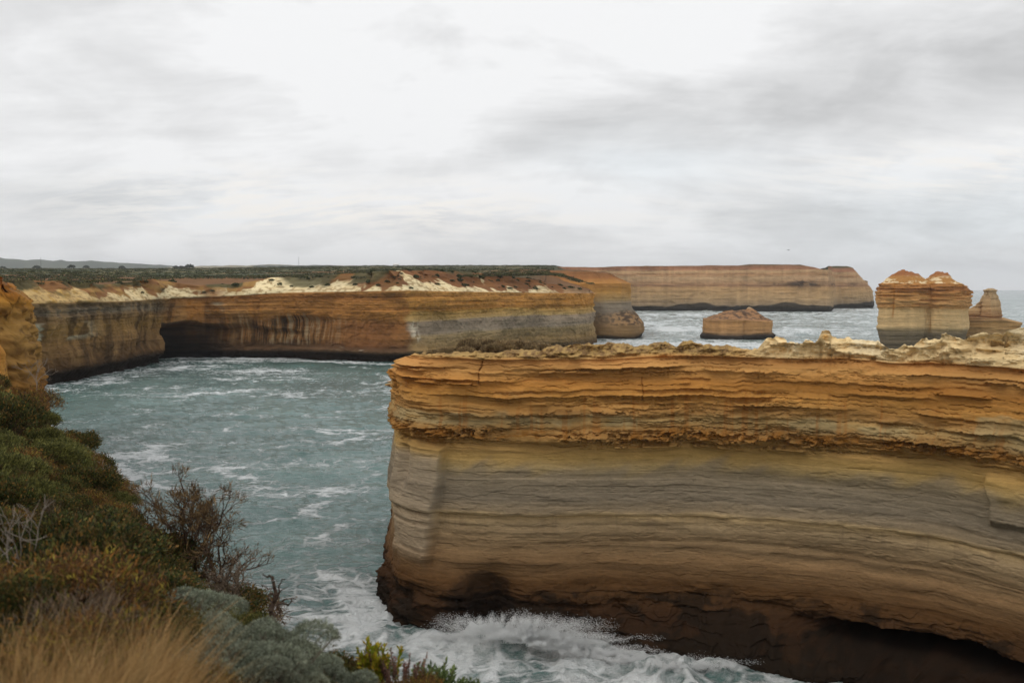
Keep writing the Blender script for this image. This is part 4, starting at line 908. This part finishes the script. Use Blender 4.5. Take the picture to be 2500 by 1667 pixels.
for tries in range(7000):
    d = math.exp(rs.uniform(math.log(4.6), math.log(62))); px = rs.uniform(-70, 560)
    x = xat(px, d); w = float(rim_w(np.array([x]), np.array([d]))[0])
    if w < .05 or w > 16 or (d < 7 and px > 300) or (d < 13 and px > 330): continue
    s0 = rs.uniform(.7, 1.5)*(1 if d < 25 else 1.35)
    if w < .9: s0 *= .75
    if any((xat(p2, d2)-x)**2+(d2-d)**2 < (.72*s0)**2 for _, p2, d2 in placed): continue
    a = rs.uniform()
    if d > 28: kind = 'rust' if a < .62 else 'olive' if a < .82 else 'dark'
    elif d > 16: kind = 'olive' if a < .45 else 'rust' if a < .75 else 'dark'
    elif d < 8: kind = 'dark' if a < .6 else 'rust' if a < .85 else 'twig'
    else: kind = 'dark' if a < .55 else 'olive' if a < .68 else 'rust' if a < .90 else 'twig'
    q = slope_label(kind, px, d, w, s0)
    if q is None: continue
    placed.append((kind, px, d)); N += 1
    plant('%s%d' % (kind, random.randrange(2 if kind == 'twig' else 3)), gpt(px, d, -.06), s0*(.8 if kind == 'twig' else 1), q, 'shrub', GRP[kind], zs=rs.uniform(.75, 1.25))
    if N >= 190: break
print('slope shrubs', N)

# brown dying tree on the rim: dense dry twigs at the head, bare limbs below
def tree(name, seed, base, H, boughs, cols, tw, label, cat, headbias=0.0, fine=14, col='4a3a2e', twist=.35, depth=4, rad=.046, lean=(0, 0)):
    r = np.random.default_rng(seed); segs, tips = [], []
    trunk = [(np.array([0, 0, -.3]), np.array([.02+lean[0]*.3, lean[1]*.3, H*.18]), rad, rad*.85)]
    p0 = trunk[0][1]
    for k, (dx, dy, dz, L) in enumerate(boughs): bough(r, p0, unit(np.array([dx, dy, dz], float)), L*H, rad*.62, depth, segs, tips, twist, (2, 3), .68, .10)
    root = empty(name, base); V, F = tubes(trunk, 8)
    mesh_obj('trunk', V, F, TWIG, root, color=np.broadcast_to(lin(col), V.shape))
    V, F = tubes(segs, 5); mesh_obj('branches', V, F, TWIG, root, color=np.broadcast_to(lin(col), V.shape))
    if fine:
        P = np.array([t[0] for t in tips]); D = np.array([t[1] for t in tips])
        keep = P[:, 2] > H*headbias; P, D = P[keep], D[keep]; ci = np.repeat(np.arange(len(P)), fine); m_ = len(ci)
        f = leaves(P[ci]+r.normal(0, .03, (m_, 3)), unit(D[ci]+r.normal(0, .45, (m_, 3))+[0, 0, .25]), tw*r.uniform(.5, 1.3, m_), .006, palette(m_, cols, r), r)
        mesh_obj('dry_twigs', f[0], f[1], TWIG, root, color=f[2], smooth=False)
    return tag(root, label, cat)
tree('dead_tree', 701, gpt(445, 14.6, -.1), 2.0, [(-.25, 0, 1, .38), (.05, .1, 1, .40), (-.1, -.2, 1, .36), (.3, .1, .9, .30)], ['5e4a32', '6e583a', '4f3e2a', '7a6444'], .15, 'bushy brown dying tree with a dense twiggy head on the cliff edge', 'tree', .66, 12)
tree('dead_tree', 702, gpt(500, 14.2, -.1), 1.45, [(.35, 0, .9, .34), (.6, .1, .8, .36), (.2, -.1, 1, .34)], ['66533a', '5a4630', '78644a'], .09, 'slender brown tree with upright forked limbs, right of the bushy one', 'tree', .4, 4)
tree('dead_tree', 703, gpt(545, 13.2, -.1), 1.25, [(.5, 0, .8, .36), (.9, .1, .5, .38), (.1, .1, 1, .36), (.8, -.2, .3, .30)], ['7a6a5c'], .05, 'leafless grey tree with a fine tangle of crooked branches leaning over the sea', 'tree', .2, 2, '5f5244', .6)
# twisted dead trunk
def gnarl():
    base = at(676, 1540, 10.4); r = np.random.default_rng(9); k = 10.4/FPX
    def P(px, py, dy=0): return np.array([(px-668)*k, dy, (1560-py)*k])
    def chain(pts, r0, r1):
        pts = [np.array(p, float) for p in pts]; n = len(pts)-1; out = []
        for i in range(n):
            a = r0+(r1-r0)*i/n; b = r0+(r1-r0)*(i+1)/n; m_ = (pts[i]+pts[i+1])/2+r.normal(0, .008, 3)
            out += [(pts[i], m_, a, (a+b)/2), (m_, pts[i+1], (a+b)/2, b)]
        return out
    root = empty('dead_tree', base)
    tr = chain([P(672, 1690), P(670, 1590), P(664, 1548), P(656, 1524, .02), P(655, 1502, .02), P(664, 1480, 0), P(667, 1462), P(664, 1446, -.02), P(659, 1432), P(660, 1422)], .034, .014)
    V, F = tubes(tr, 8); mesh_obj('trunk', V, F, TWIG, root, color=np.broadcast_to(lin('4d4036'), V.shape))
    for pts, a, b in (([P(660, 1424), P(650, 1420, .02), P(641, 1424, .03), P(632, 1417, .03)], .012, .005), ([P(660, 1453), P(648, 1454), P(636, 1449, .04), P(628, 1446, .05)], .008, .004), ([P(664, 1474), P(654, 1464), P(650, 1474, -.03), P(658, 1484, -.03)], .012, .006),
                      ([P(670, 1480), P(676, 1462, .02), P(673, 1446, .03), P(680, 1432, .04), P(689, 1428)], .012, .004), ([P(670, 1492), P(684, 1490), P(696, 1496, .02), P(703, 1488), P(706, 1478), P(711, 1480)], .012, .004), ([P(676, 1462), P(690, 1452), P(700, 1444)], .006, .003),
                      ([P(668, 1496), P(676, 1508), P(676, 1520)], .008, .003), ([P(656, 1500), P(652, 1492), P(648, 1502)], .007, .003)):
        V, F = tubes(chain(pts, a, b), 6); mesh_obj('branch', V, F, TWIG, root, color=np.broadcast_to(lin('45382f'), V.shape))
    tag(root, 'small twisted dead tree with a few bent branches standing alone against the water', 'tree')
gnarl()

# thin white-grey dead sticks on the slope
for i, (px, d, h, lab) in enumerate(((85, 60, 2.2, 'pale leafless shrub hanging off the orange spur'), (20, 8.5, 1.0, 'blurred bare grey twigs at the left edge'), (225, 27, 1.2, 'bare pale twigs above the brown heath edge'), (400, 13.0, .8, 'bare grey sticks left of the bushy brown tree'))):
    tree('bare_shrub', 720+i, gpt(px, d, -.1), h, [(.2, .1, 1, .36), (-.3, 0, 1, .36), (.45, -.1, .8, .34)], ['8a8074'], .08*h, lab, 'shrub', .3, 0, '8d8378', .4, 3, .014*h)

# dry grass in the near corner
n = 17000; r = np.random.default_rng(88)
d = r.uniform(2.6, 5.6, n); px = np.where(r.uniform(0, 1, n) < .8, r.uniform(-80, 400, n), r.uniform(250, 620, n)); x = xat(px, d)
gz = ground(x, d); clump = fbm(x*2.5, d*2.5, 0, 801, 3)
H = (.50+.30*clump+.22*r.normal(0, 1, n)*.6).clip(.15, .95)*(1-.45*ss(300, 560, px))
keep = (clump > -.45) & ~((d > 4.2) & (px > 420)); x, d, gz, H, px = x[keep], d[keep], gz[keep], H[keep], px[keep]; n = len(x)
lean = np.stack([.22+.25*r.normal(0, 1, n), .25*r.normal(0, 1, n)], -1); wd = r.uniform(.0012, .003, n)
ang = r.uniform(0, 3.14, n); sx, sy = np.cos(ang)*wd, np.sin(ang)*wd
rows = []
for t, k in ((0, 1), (.4, .9), (.75, .6), (1, .08)):
    cx = x+lean[:, 0]*H*t**1.8; cy = d+lean[:, 1]*H*t**1.8; cz = gz+H*t*(1-.12*t)
    rows.append(np.stack([np.stack([cx-sx*k, cy-sy*k, cz], -1), np.stack([cx+sx*k, cy+sy*k, cz], -1)], 1))
V = np.concatenate(rows, 1); i = np.arange(n)[:, None, None]*8; f = np.array([[0, 1, 3, 2], [2, 3, 5, 4], [4, 5, 7, 6]])
cc = palette(n, ['b08e5c', 'bd9a68', '9a784a', 'a68656', '88744a'], r, .15)
o = mesh_obj('dry_grass', V.reshape(-1, 3), (i+f[None]).reshape(-1, 4), LEAF, color=np.repeat(cc, 8, 0)); tag(o, 'tall dry straw-coloured grass in the near left corner', 'grass', kind='stuff')

# ---------------------------------------------------------------- far vegetation
def bushlet(seed, n, cols):
    r = np.random.default_rng(seed); d = unit(r.normal(0, 1, (n, 3))); d[:, 2] = np.abs(d[:, 2])
    P = d*r.uniform(.6, 1, (n, 1))*[1, 1, .75]; return leaves(P, unit(d+r.normal(0, .8, (n, 3))), .55*r.uniform(.6, 1.2, n), .22, palette(n, cols, r, .3), r)
bl = [bushlet(900+i, 26, ['353c26', '42482d', '4f4e34', '2e3524'])[:3] for i in range(4)]
def scatter(name, P, sc, seed, label, mul=None):
    r = np.random.default_rng(seed); Vs, Fs, Cs, o_ = [], [], [], 0
    k = r.integers(0, 4, len(P))
    for q in range(4):
        idx = np.where(k == q)[0]; v, f, c = bl[q]
        V = v[None]*sc[idx][:, None, None]*np.stack([r.uniform(.8, 1.7, len(idx)), r.uniform(.8, 1.5, len(idx)), r.uniform(.5, 1.0, len(idx))], -1)[:, None, :]+P[idx][:, None, :]
        cm = c[None]*r.uniform(.6, 1.5, (len(idx), 1, 1))*(1 if mul is None else mul[idx][:, None, :])
        F = f[None]+(np.arange(len(idx))*len(v))[:, None, None]+o_; o_ += len(idx)*len(v); Vs.append(V.reshape(-1, 3)); Fs.append(F.reshape(-1, 4)); Cs.append(cm.reshape(-1, 3))
    o = mesh_obj(name, np.concatenate(Vs), np.concatenate(Fs), LEAF, color=np.concatenate(Cs), smooth=False); return tag(o, label, 'scrub', kind='stuff')
r = np.random.default_rng(91); n = 16000
px = r.uniform(-60, 1450, n); d0 = tab(px, gorge_d); d = d0+16+(r.uniform(0, 1, n)**2.2)*2600
x = xat(px, d); dens = fbm(x*.012, d*.012, 0, 911, 4); keep = dens+.5*r.uniform(-1, 1, n) > -.15; x, d = x[keep], d[keep]
scatter('scrub', np.stack([x, d, plateau(x, d)-.15], -1), r.uniform(.45, 1.35, len(x))*(1+d/2500), 92, 'low green scrub covering the clifftop plateau', np.where((fbm(x*.01, d*.01, 0, 912, 3) > .1)[:, None], [1.25, 1.05, .9], [1, 1, 1.0]))
# scrub on the rust slopes at the lip: sample real vertices of the terrace so that bushes sit on it
me = bpy.data.objects['cliff_terrain'].data; co = np.empty(len(me.vertices)*3, np.float32); me.vertices.foreach_get('co', co); co = co.reshape(1700, -1, 3)
r = np.random.default_rng(93); NB = 0
gtxt = 'separate dark bushes on the rust slope of the gorge headland'
f, c_ = None, None
for q in range(3):
    fm = bushlet(930+q, 130, ['3a4228', '464e30', '55583a']); fm = (fm[0]*[1, 1, 1], fm[1], fm[2])
    # finer leaves for the separately modelled bushes
    rr = np.random.default_rng(940+q); dd = unit(rr.normal(0, 1, (260, 3))); dd[:, 2] = np.abs(dd[:, 2]); Pp = dd*rr.uniform(.55, 1, (260, 1))*[1, 1, .75]*(1+.25*fbm(dd[:, 0:1]*2, dd[:, 1:2]*2, q, 941, 2))
    PROTO['far%d' % q] = build('clifftop_bush', leaves(Pp, unit(dd+rr.normal(0, .8, (260, 3))), .36*rr.uniform(.6, 1.2, 260), .15, palette(260, ['3a4228', '464e30', '55583a'], rr, .3), rr), None, '444', 'crown')
spots = []; TK2 = {}
WHERE = [(330, 'at the far left of the gorge wall'), (430, 'above the left end of the sea cave'), (540, 'right of the sea cave top'), (650, 'above the streaked wall'), (760, 'right of the streaked wall'), (880, 'above the rusty slab'), (980, 'where the wall turns pale'), (1080, 'left of the grey band'), (1170, 'amid the grey band'), (1260, 'right along the grey band'), (1330, 'short of the seaward end'), (9999, 'at the seaward end')]
for tries in range(9000):
    iu = r.integers(250, 1640); iv = r.integers(150, 195); p = co[iu, iv]
    pxx = 1250+FPX*p[0]/p[1]; above = p[2]-float(tab(pxx, GRIM))
    if pxx < 240 or above < 1.5: continue
    if r.uniform() > (.10 if pxx < 700 else .25 if pxx < 1100 else .9)*min(1, above/6): continue
    if any((p[0]-a)**2+(p[1]-b)**2 < 10 for a, b in spots): continue
    sc = r.uniform(.6, 1.9); lab = None
    for l in [' '.join((a, 'bush', b, [t for q, t in WHERE if pxx < q][0])) for a in (('small',) if sc < 1 else ('large',) if sc > 1.5 else ('rounded', 'low')) for b in (('on the brow of the slope',) if iv > 184 else ('on the rust slope', 'halfway up the rust slope') if above > 3.5 else ('just over the cliff rim',))]:
        if l not in TK2: lab = l; TK2[l] = 1; break
    if lab is None: continue
    spots.append((p[0], p[1]))
    plant('far%d' % r.integers(0, 3), (p[0], p[1], p[2]-.3), sc, lab, 'bush', gtxt, zs=r.uniform(.6, 1.1)); NB += 1
    if NB >= 90: break
print('cliff bushes', NB)
# dry thicket on top of the near headland, plus small plants on its face
hv = NEAR_V
for i, (px, sc, bk, lab) in enumerate(((1085, 1.5, 3.0, 'low dry shrub at the left end of the thicket'), (1115, 1.9, 5.5, 'dry shrub second from the left in the thicket'), (1150, 2.2, 5, 'dry shrub left of the tallest in the thicket'), (1190, 2.6, 6, 'tallest dry grey-brown shrub of the thicket'), (1225, 2.5, 5, 'dark dry shrub right of the tallest'), (1262, 2.3, 6.5, 'dry shrub right of centre in the thicket'), (1295, 2.0, 6, 'pale dry shrub second from the right in the thicket'), (1322, 1.6, 7, 'small dry shrub at the right end of the thicket'), (1140, 1.6, 2.6, 'low dry shrub in front of the thicket, on the left'), (1205, 1.7, 2.8, 'low dry shrub in front of the thicket, in the middle'), (1060, 1.2, 1.8, 'small dry shrub on the rubble at the end of the headland'))):
    d = near_d(px)+bk; x = xat(px, d); zz = zat(tab(px, NTOP), near_d(px))-.25
    j = np.argmin((hv[..., 0]-x)**2+(hv[..., 1]-d)**2+10*(hv[..., 2] < 26.5)); zz = hv.reshape(-1, 3)[j, 2]
    plant('thick%d' % (i % 2), (x, d, zz-.15), sc*.95, lab+' on the near headland', 'shrub', 'dry thicket on top of the near headland', zs=.95)

# ---------------------------------------------------------------- small distant man-made things and a bird
PAINT, nt = mat_new('weathered_paint'); g = G(nt); pp = g.node('ShaderNodeNewGeometry').outputs['Position']
principled(g, g.mix(g.noise(pp, .8, 3), lin('d8d6d0'), lin('eceae6')), .7)
DARKM, nt = mat_new('dark_metal'); g = G(nt); pp = g.node('ShaderNodeNewGeometry').outputs['Position']
principled(g, g.mix(g.noise(pp, .8, 3), lin('4a4a4c'), lin('5c5c5e')), .6)
for px, d, hgt, lab in ((103, 2300, 27, 'thin dark mast on the plateau in front of the grey hills'), (731, 2400, 24, 'thin dark mast on the skyline above the green ridge')):
    x = xat(px, d); z = float(plateau(np.array([x]), np.array([d]))[0]); root = empty('radio_mast', (x, d, z))
    V, F = tubes([((0, 0, -1), (0, 0, hgt*.6), .45, .32), ((0, 0, hgt*.6), (0, 0, hgt), .32, .16)], 6); mesh_obj('pole', V, F, DARKM, root)
    V, F = tubes([((-1.1, 0, hgt*.86), (1.1, 0, hgt*.86), .12, .12), ((-.8, 0, hgt*.93), (.8, 0, hgt*.93), .1, .1)], 5); mesh_obj('crossbar', V, F, DARKM, root)
    tag(root, lab, 'mast', 'thin masts on the plateau')
x, d = xat(968, 2100), 2100; z = float(plateau(np.array([x]), np.array([d]))[0]); root = empty('farm_shed', (x, d, z))
V = np.array([(-6, -3, -1), (6, -3, -1), (6, 3, -1), (-6, 3, -1), (-6, -3, 3), (6, -3, 3), (6, 3, 3), (-6, 3, 3)], float); F = np.array([[0, 1, 5, 4], [1, 2, 6, 5], [2, 3, 7, 6], [3, 0, 4, 7]])
mesh_obj('wall', V, F, PAINT, root, smooth=False)
V = np.array([(-6.4, -3.4, 3.02), (6.4, -3.4, 3.02), (6.4, 0, 4.8), (-6.4, 0, 4.8), (-6.4, 3.4, 3.02), (6.4, 3.4, 3.02), (-6.4, -3.4, 2.8), (6.4, -3.4, 2.8), (6.4, 3.4, 2.8), (-6.4, 3.4, 2.8)], float)
mesh_obj('roof', V, np.array([[0, 1, 2, 3], [3, 2, 5, 4], [6, 7, 1, 0], [4, 5, 8, 9], [9, 8, 7, 6]]), PAINT, root, smooth=False)
tag(root, 'tiny white shed on the green ridge of the plateau', 'shed')
for i, (px, sc, lab) in enumerate(((93, 7, 'dark rounded tree left of the mast foot'), (177, 7, 'dark tree with a taller left side on the left skyline'), (213, 6, 'dark low tree just right of the taller one on the left skyline'), (10, 6, 'dark tree at the left edge of the skyline'), (432, 6, 'small tree left of the largest skyline tree'), (445, 6, 'small tree touching the largest skyline tree'), (465, 9, 'largest rounded tree on the skyline where the grey hills end'), (300, 6, 'low dark tree on the plateau in front of the grey hills'))):
    d = 2350+20*i; x = xat(px, d); z = float(plateau(np.array([x]), np.array([d]))[0]); rr = np.random.default_rng(960+i); root = empty('coastal_tree', (x, d, z))
    dd = unit(rr.normal(0, 1, (300, 3))); dd[:, 2] = np.abs(dd[:, 2]); Pp = dd*rr.uniform(.5, 1, (300, 1))*np.array([1.3, 1.0, .75])*sc+[0, 0, sc*.35]
    v, f, c = leaves(Pp, unit(dd+rr.normal(0, .8, (300, 3))), .4*sc*rr.uniform(.6, 1.2, 300), .17*sc, palette(300, ['29331f', '333d28', '3d4630'], rr, .25), rr); mesh_obj('crown', v, f, LEAF, root, color=c, smooth=False)
    V, F = tubes([((0, 0, -1), (0, 0, sc*.7), sc*.08, sc*.05)], 6); mesh_obj('trunk', V, F, TWIG, root, color=np.broadcast_to(lin('4a4034'), V.shape))
    tag(root, lab, 'tree', 'dark trees on the plateau skyline')
# gull
BIRD, nt = mat_new('grey_plumage'); g = G(nt); pp = g.node('ShaderNodeNewGeometry').outputs['Position']; principled(g, g.mix(g.noise(pp, 6, 2), lin('5a5a5c'), lin('77777a')), .8)
bp = at(1925, 611, 330); V, F = [], []
body = [(-.28, .02), (-.2, .06), (-.05, .095), (.1, .09), (.2, .06), (.27, .05), (.33, .02)]
ns = 8
for xx, rr in body:
    for k in range(ns): a = 2*math.pi*k/ns; V.append((xx, rr*math.cos(a), rr*.9*math.sin(a)))
for i in range(len(body)-1):
    for k in range(ns): F.append((i*ns+k, i*ns+(k+1) % ns, (i+1)*ns+(k+1) % ns, (i+1)*ns+k))
for sgn in (-1, 1):
    pts = [(.1, .05, .04, .2), (.16, .35, .2, .19), (.08, .68, .14, .12), (-.06, .95, .04, .02)]
    b0 = len(V)
    for cx, yy, zz, cw in pts: V += [(cx, sgn*yy, zz+.012), (cx-cw, sgn*yy, zz), (cx, sgn*yy, zz-.012), (cx-cw*.4, sgn*yy, zz+.02)]
    for i in range(3):
        a, b = b0+i*4, b0+i*4+4; F += [(a, a+3, b+3, b), (a+3, a+1, b+1, b+3), (a+1, a+2, b+2, b+1), (a+2, a, b, b+2)]
o = mesh_obj('sea_bird', np.array(V, float)*1.0, np.array(F), BIRD); o.location = bp; o.rotation_euler = (0, .1, .5); tag(o, 'tiny dark sea bird gliding in the sky above the far headland', 'bird')

# ================================================================== LIGHT, SKY, AIR
SUN_EL, SUN_AZ = math.radians(50), math.radians(-130)     # azimuth from +Y, clockwise: behind the camera, to the left
wd_ = bpy.data.worlds.new('World'); S.world = wd_; wd_.use_nodes = True; nt = wd_.node_tree; nt.nodes.clear(); g = G(nt)
sky = g.node('ShaderNodeTexSky', sky_type='NISHITA'); sky.sun_disc = False; sky.sun_elevation = SUN_EL; sky.sun_rotation = SUN_AZ; sky.altitude = 30; sky.air_density = 1.0; sky.dust_density = 2.0
D = g.node('ShaderNodeTexCoord').outputs['Generated']
sx = g.node('ShaderNodeSeparateXYZ'); g.put(sx.inputs[0], D); dx, dy, dz = sx.outputs
hyp = g.m('SQRT', g.m('ADD', g.m('MULTIPLY', dx, dx), g.m('MULTIPLY', dy, dy)))
az_ = g.m('ARCTAN2', dx, dy); el = g.m('ARCTAN2', dz, hyp)
den = g.m('ADD', g.m('MAXIMUM', dz, 0.0), .24)
cx = g.node('ShaderNodeCombineXYZ'); g.put(cx.inputs[0], g.m('DIVIDE', dx, den)); g.put(cx.inputs[1], g.m('DIVIDE', dy, den)); cv = cx.outputs[0]
wv = g.v('SCALE', g.noise(cv, .5, 3, col=True)); wv.node.inputs['Scale'].default_value = .7
cw = g.v('ADD', cv, wv)
n_big = g.noise(cw, .55, 6, .55); n_med = g.noise(g.v('MULTIPLY', cw, (.85, 1.1, 1)), 2.2, 10, .6); n_w = g.noise(g.v('MULTIPLY', cw, (.6, 1.5, 1)), 6.5, 10, .64)
def blob(px, py, rx, ry, rot=0.0):
    a0 = math.atan((px-1250)/FPX); e0 = math.atan((HOR-py)/FPX); ax, ey = rx/FPX, ry/FPX
    u = g.m('SUBTRACT', g.m('ADD', az_, g.m('MULTIPLY_ADD', n_med, .10, -.05)), a0); v = g.m('SUBTRACT', g.m('ADD', el, g.m('MULTIPLY_ADD', n_med, .06, -.03)), e0); c, s = math.cos(rot), math.sin(rot)
    uu = g.m('DIVIDE', g.m('ADD', g.m('MULTIPLY', u, c), g.m('MULTIPLY', v, s)), ax); vv = g.m('DIVIDE', g.m('SUBTRACT', g.m('MULTIPLY', v, c), g.m('MULTIPLY', u, s)), ey)
    return g.m('EXPONENT', g.m('MULTIPLY', g.m('ADD', g.m('MULTIPLY', uu, uu), g.m('MULTIPLY', vv, vv)), -1.0))
iv = g.node('ShaderNodeCombineXYZ'); g.put(iv.inputs[0], g.m('MULTIPLY', az_, 7.0)); g.put(iv.inputs[1], g.m('MULTIPLY', el, 14.0))
n_iso = g.noise(iv.outputs[0], 1.0, 9, .58, .6)
iso = g.m('MULTIPLY_ADD', g.step(n_iso, .33, .69), .12, -.06)
edge = g.m('MULTIPLY', g.step(g.noise(g.v('ADD', cw, (3.7, 1.9, .4)), 1.5, 9, .58), .46, .60), .10)
lum = g.m('ADD', g.m('ADD', g.m('ADD', .888, iso), edge), g.m('MULTIPLY_ADD', n_big, .34, -.17))
lum = g.m('ADD', lum, g.m('MULTIPLY_ADD', n_med, .36, -.18)); lum = g.m('ADD', lum, g.m('MULTIPLY_ADD', n_w, .20, -.10))
for q, amt in (((2380, 230, 640, 120, .12), -.26), ((1900, 265, 420, 70, .25), -.15), ((1250, 365, 380, 45, .30), -.16), ((1600, 395, 230, 55), .14), ((1500, 150, 500, 140, .3), .06), ((700, 130, 300, 90), .05), ((1080, 115, 350, 30), -.09), ((350, 330, 500, 50, -.1), -.06), ((300, 500, 330, 50), -.11), ((950, 480, 400, 40), .07), ((2330, 400, 260, 40), .10), ((2400, 540, 400, 70), -.10), ((1900, 560, 600, 40), -.04), ((80, 30, 200, 50), -.08), ((1960, 412, 60, 9), -.10), ((2400, 430, 60, 12), -.10)):
    lum = g.m('ADD', lum, g.m('MULTIPLY', blob(*q), amt))
lum = g.m('MINIMUM', g.m('MAXIMUM', lum, .5), .965)
blue = g.m('ADD', g.m('MULTIPLY', blob(1600, 395, 260, 60), .6), g.m('ADD', g.m('MULTIPLY', blob(2400, 560, 500, 110), .75), g.m('MULTIPLY', blob(330, 500, 280, 50), .35)))
ccol = g.mix(g.m('MINIMUM', blue, 1.0), (.992, .995, 1.0), (.93, .985, 1.02))
cloud = g.v('SCALE', ccol); g.put(cloud.node.inputs['Scale'], g.m('MULTIPLY', lum, 10.0))
cover = g.m('MULTIPLY_ADD', blue, -.04, .98)
full = g.mix(cover, sky.outputs[0], cloud)
warm = g.m('ADD', g.m('MULTIPLY', blob(900, 520, 600, 50), 1.2), g.m('ADD', g.m('MULTIPLY', blob(2300, 440, 300, 50), 1.0), g.m('MULTIPLY', blob(500, 460, 220, 30), .5)))
full = g.mix(g.m('MULTIPLY', g.m('MINIMUM', warm, 1.0), g.step(n_w, .42, .62)), full, (9.9, 9.6, 9.15))
bg = g.node('ShaderNodeBackground'); g.put(bg.inputs[0], full); bg.inputs[1].default_value = .1
wo = g.node('ShaderNodeOutputWorld'); nt.links.new(bg.outputs[0], wo.inputs[0])
L = bpy.data.lights.new('sun', 'SUN'); L.energy = .8; L.angle = math.radians(25); L.color = (1, .95, .88)
so = bpy.data.objects.new('sun', L); COL.objects.link(so)
from mathutils import Vector
sd = Vector((math.sin(SUN_AZ)*math.cos(SUN_EL), math.cos(SUN_AZ)*math.cos(SUN_EL), math.sin(SUN_EL)))
so.rotation_euler = (-sd).to_track_quat('-Z', 'Y').to_euler(); so.location = (0, -20, 120)

HZ, nt = mat_new('haze_air'); g = G(nt); pv = g.node('ShaderNodeVolumePrincipled'); pv.inputs['Color'].default_value = (.93, .96, 1, 1); pv.inputs['Density'].default_value = 5.0e-5; pv.inputs['Anisotropy'].default_value = .2
ho = g.node('ShaderNodeOutputMaterial'); nt.links.new(pv.outputs[0], ho.inputs['Volume'])
a, zb, zt_ = 19000., -6., 420.
V = np.array([(-a, -400, zb), (a, -400, zb), (a, a, zb), (-a, a, zb), (-a, -400, zt_), (a, -400, zt_), (a, a, zt_), (-a, a, zt_)]); F = np.array([[0, 3, 2, 1], [4, 5, 6, 7], [0, 1, 5, 4], [1, 2, 6, 5], [2, 3, 7, 6], [3, 0, 4, 7]])
o = mesh_obj('haze', V, F, HZ, smooth=False); tag(o, kind='stuff')

cam = bpy.data.cameras.new('camera'); co_ = bpy.data.objects.new('camera', cam); COL.objects.link(co_); S.camera = co_
co_.location = (0, 0, CAMZ); co_.rotation_euler = (math.pi/2-PITCH, 0, 0)
cam.sensor_width = 36; cam.sensor_fit = 'HORIZONTAL'; cam.lens = 36*FPX/2500; cam.clip_start = .1; cam.clip_end = 200000
cam.dof.use_dof = True; cam.dof.focus_distance = 90; cam.dof.aperture_fstop = 2.0
S.view_settings.view_transform = 'Standard'; S.view_settings.look = 'None'; S.view_settings.exposure = 0; S.view_settings.gamma = 1
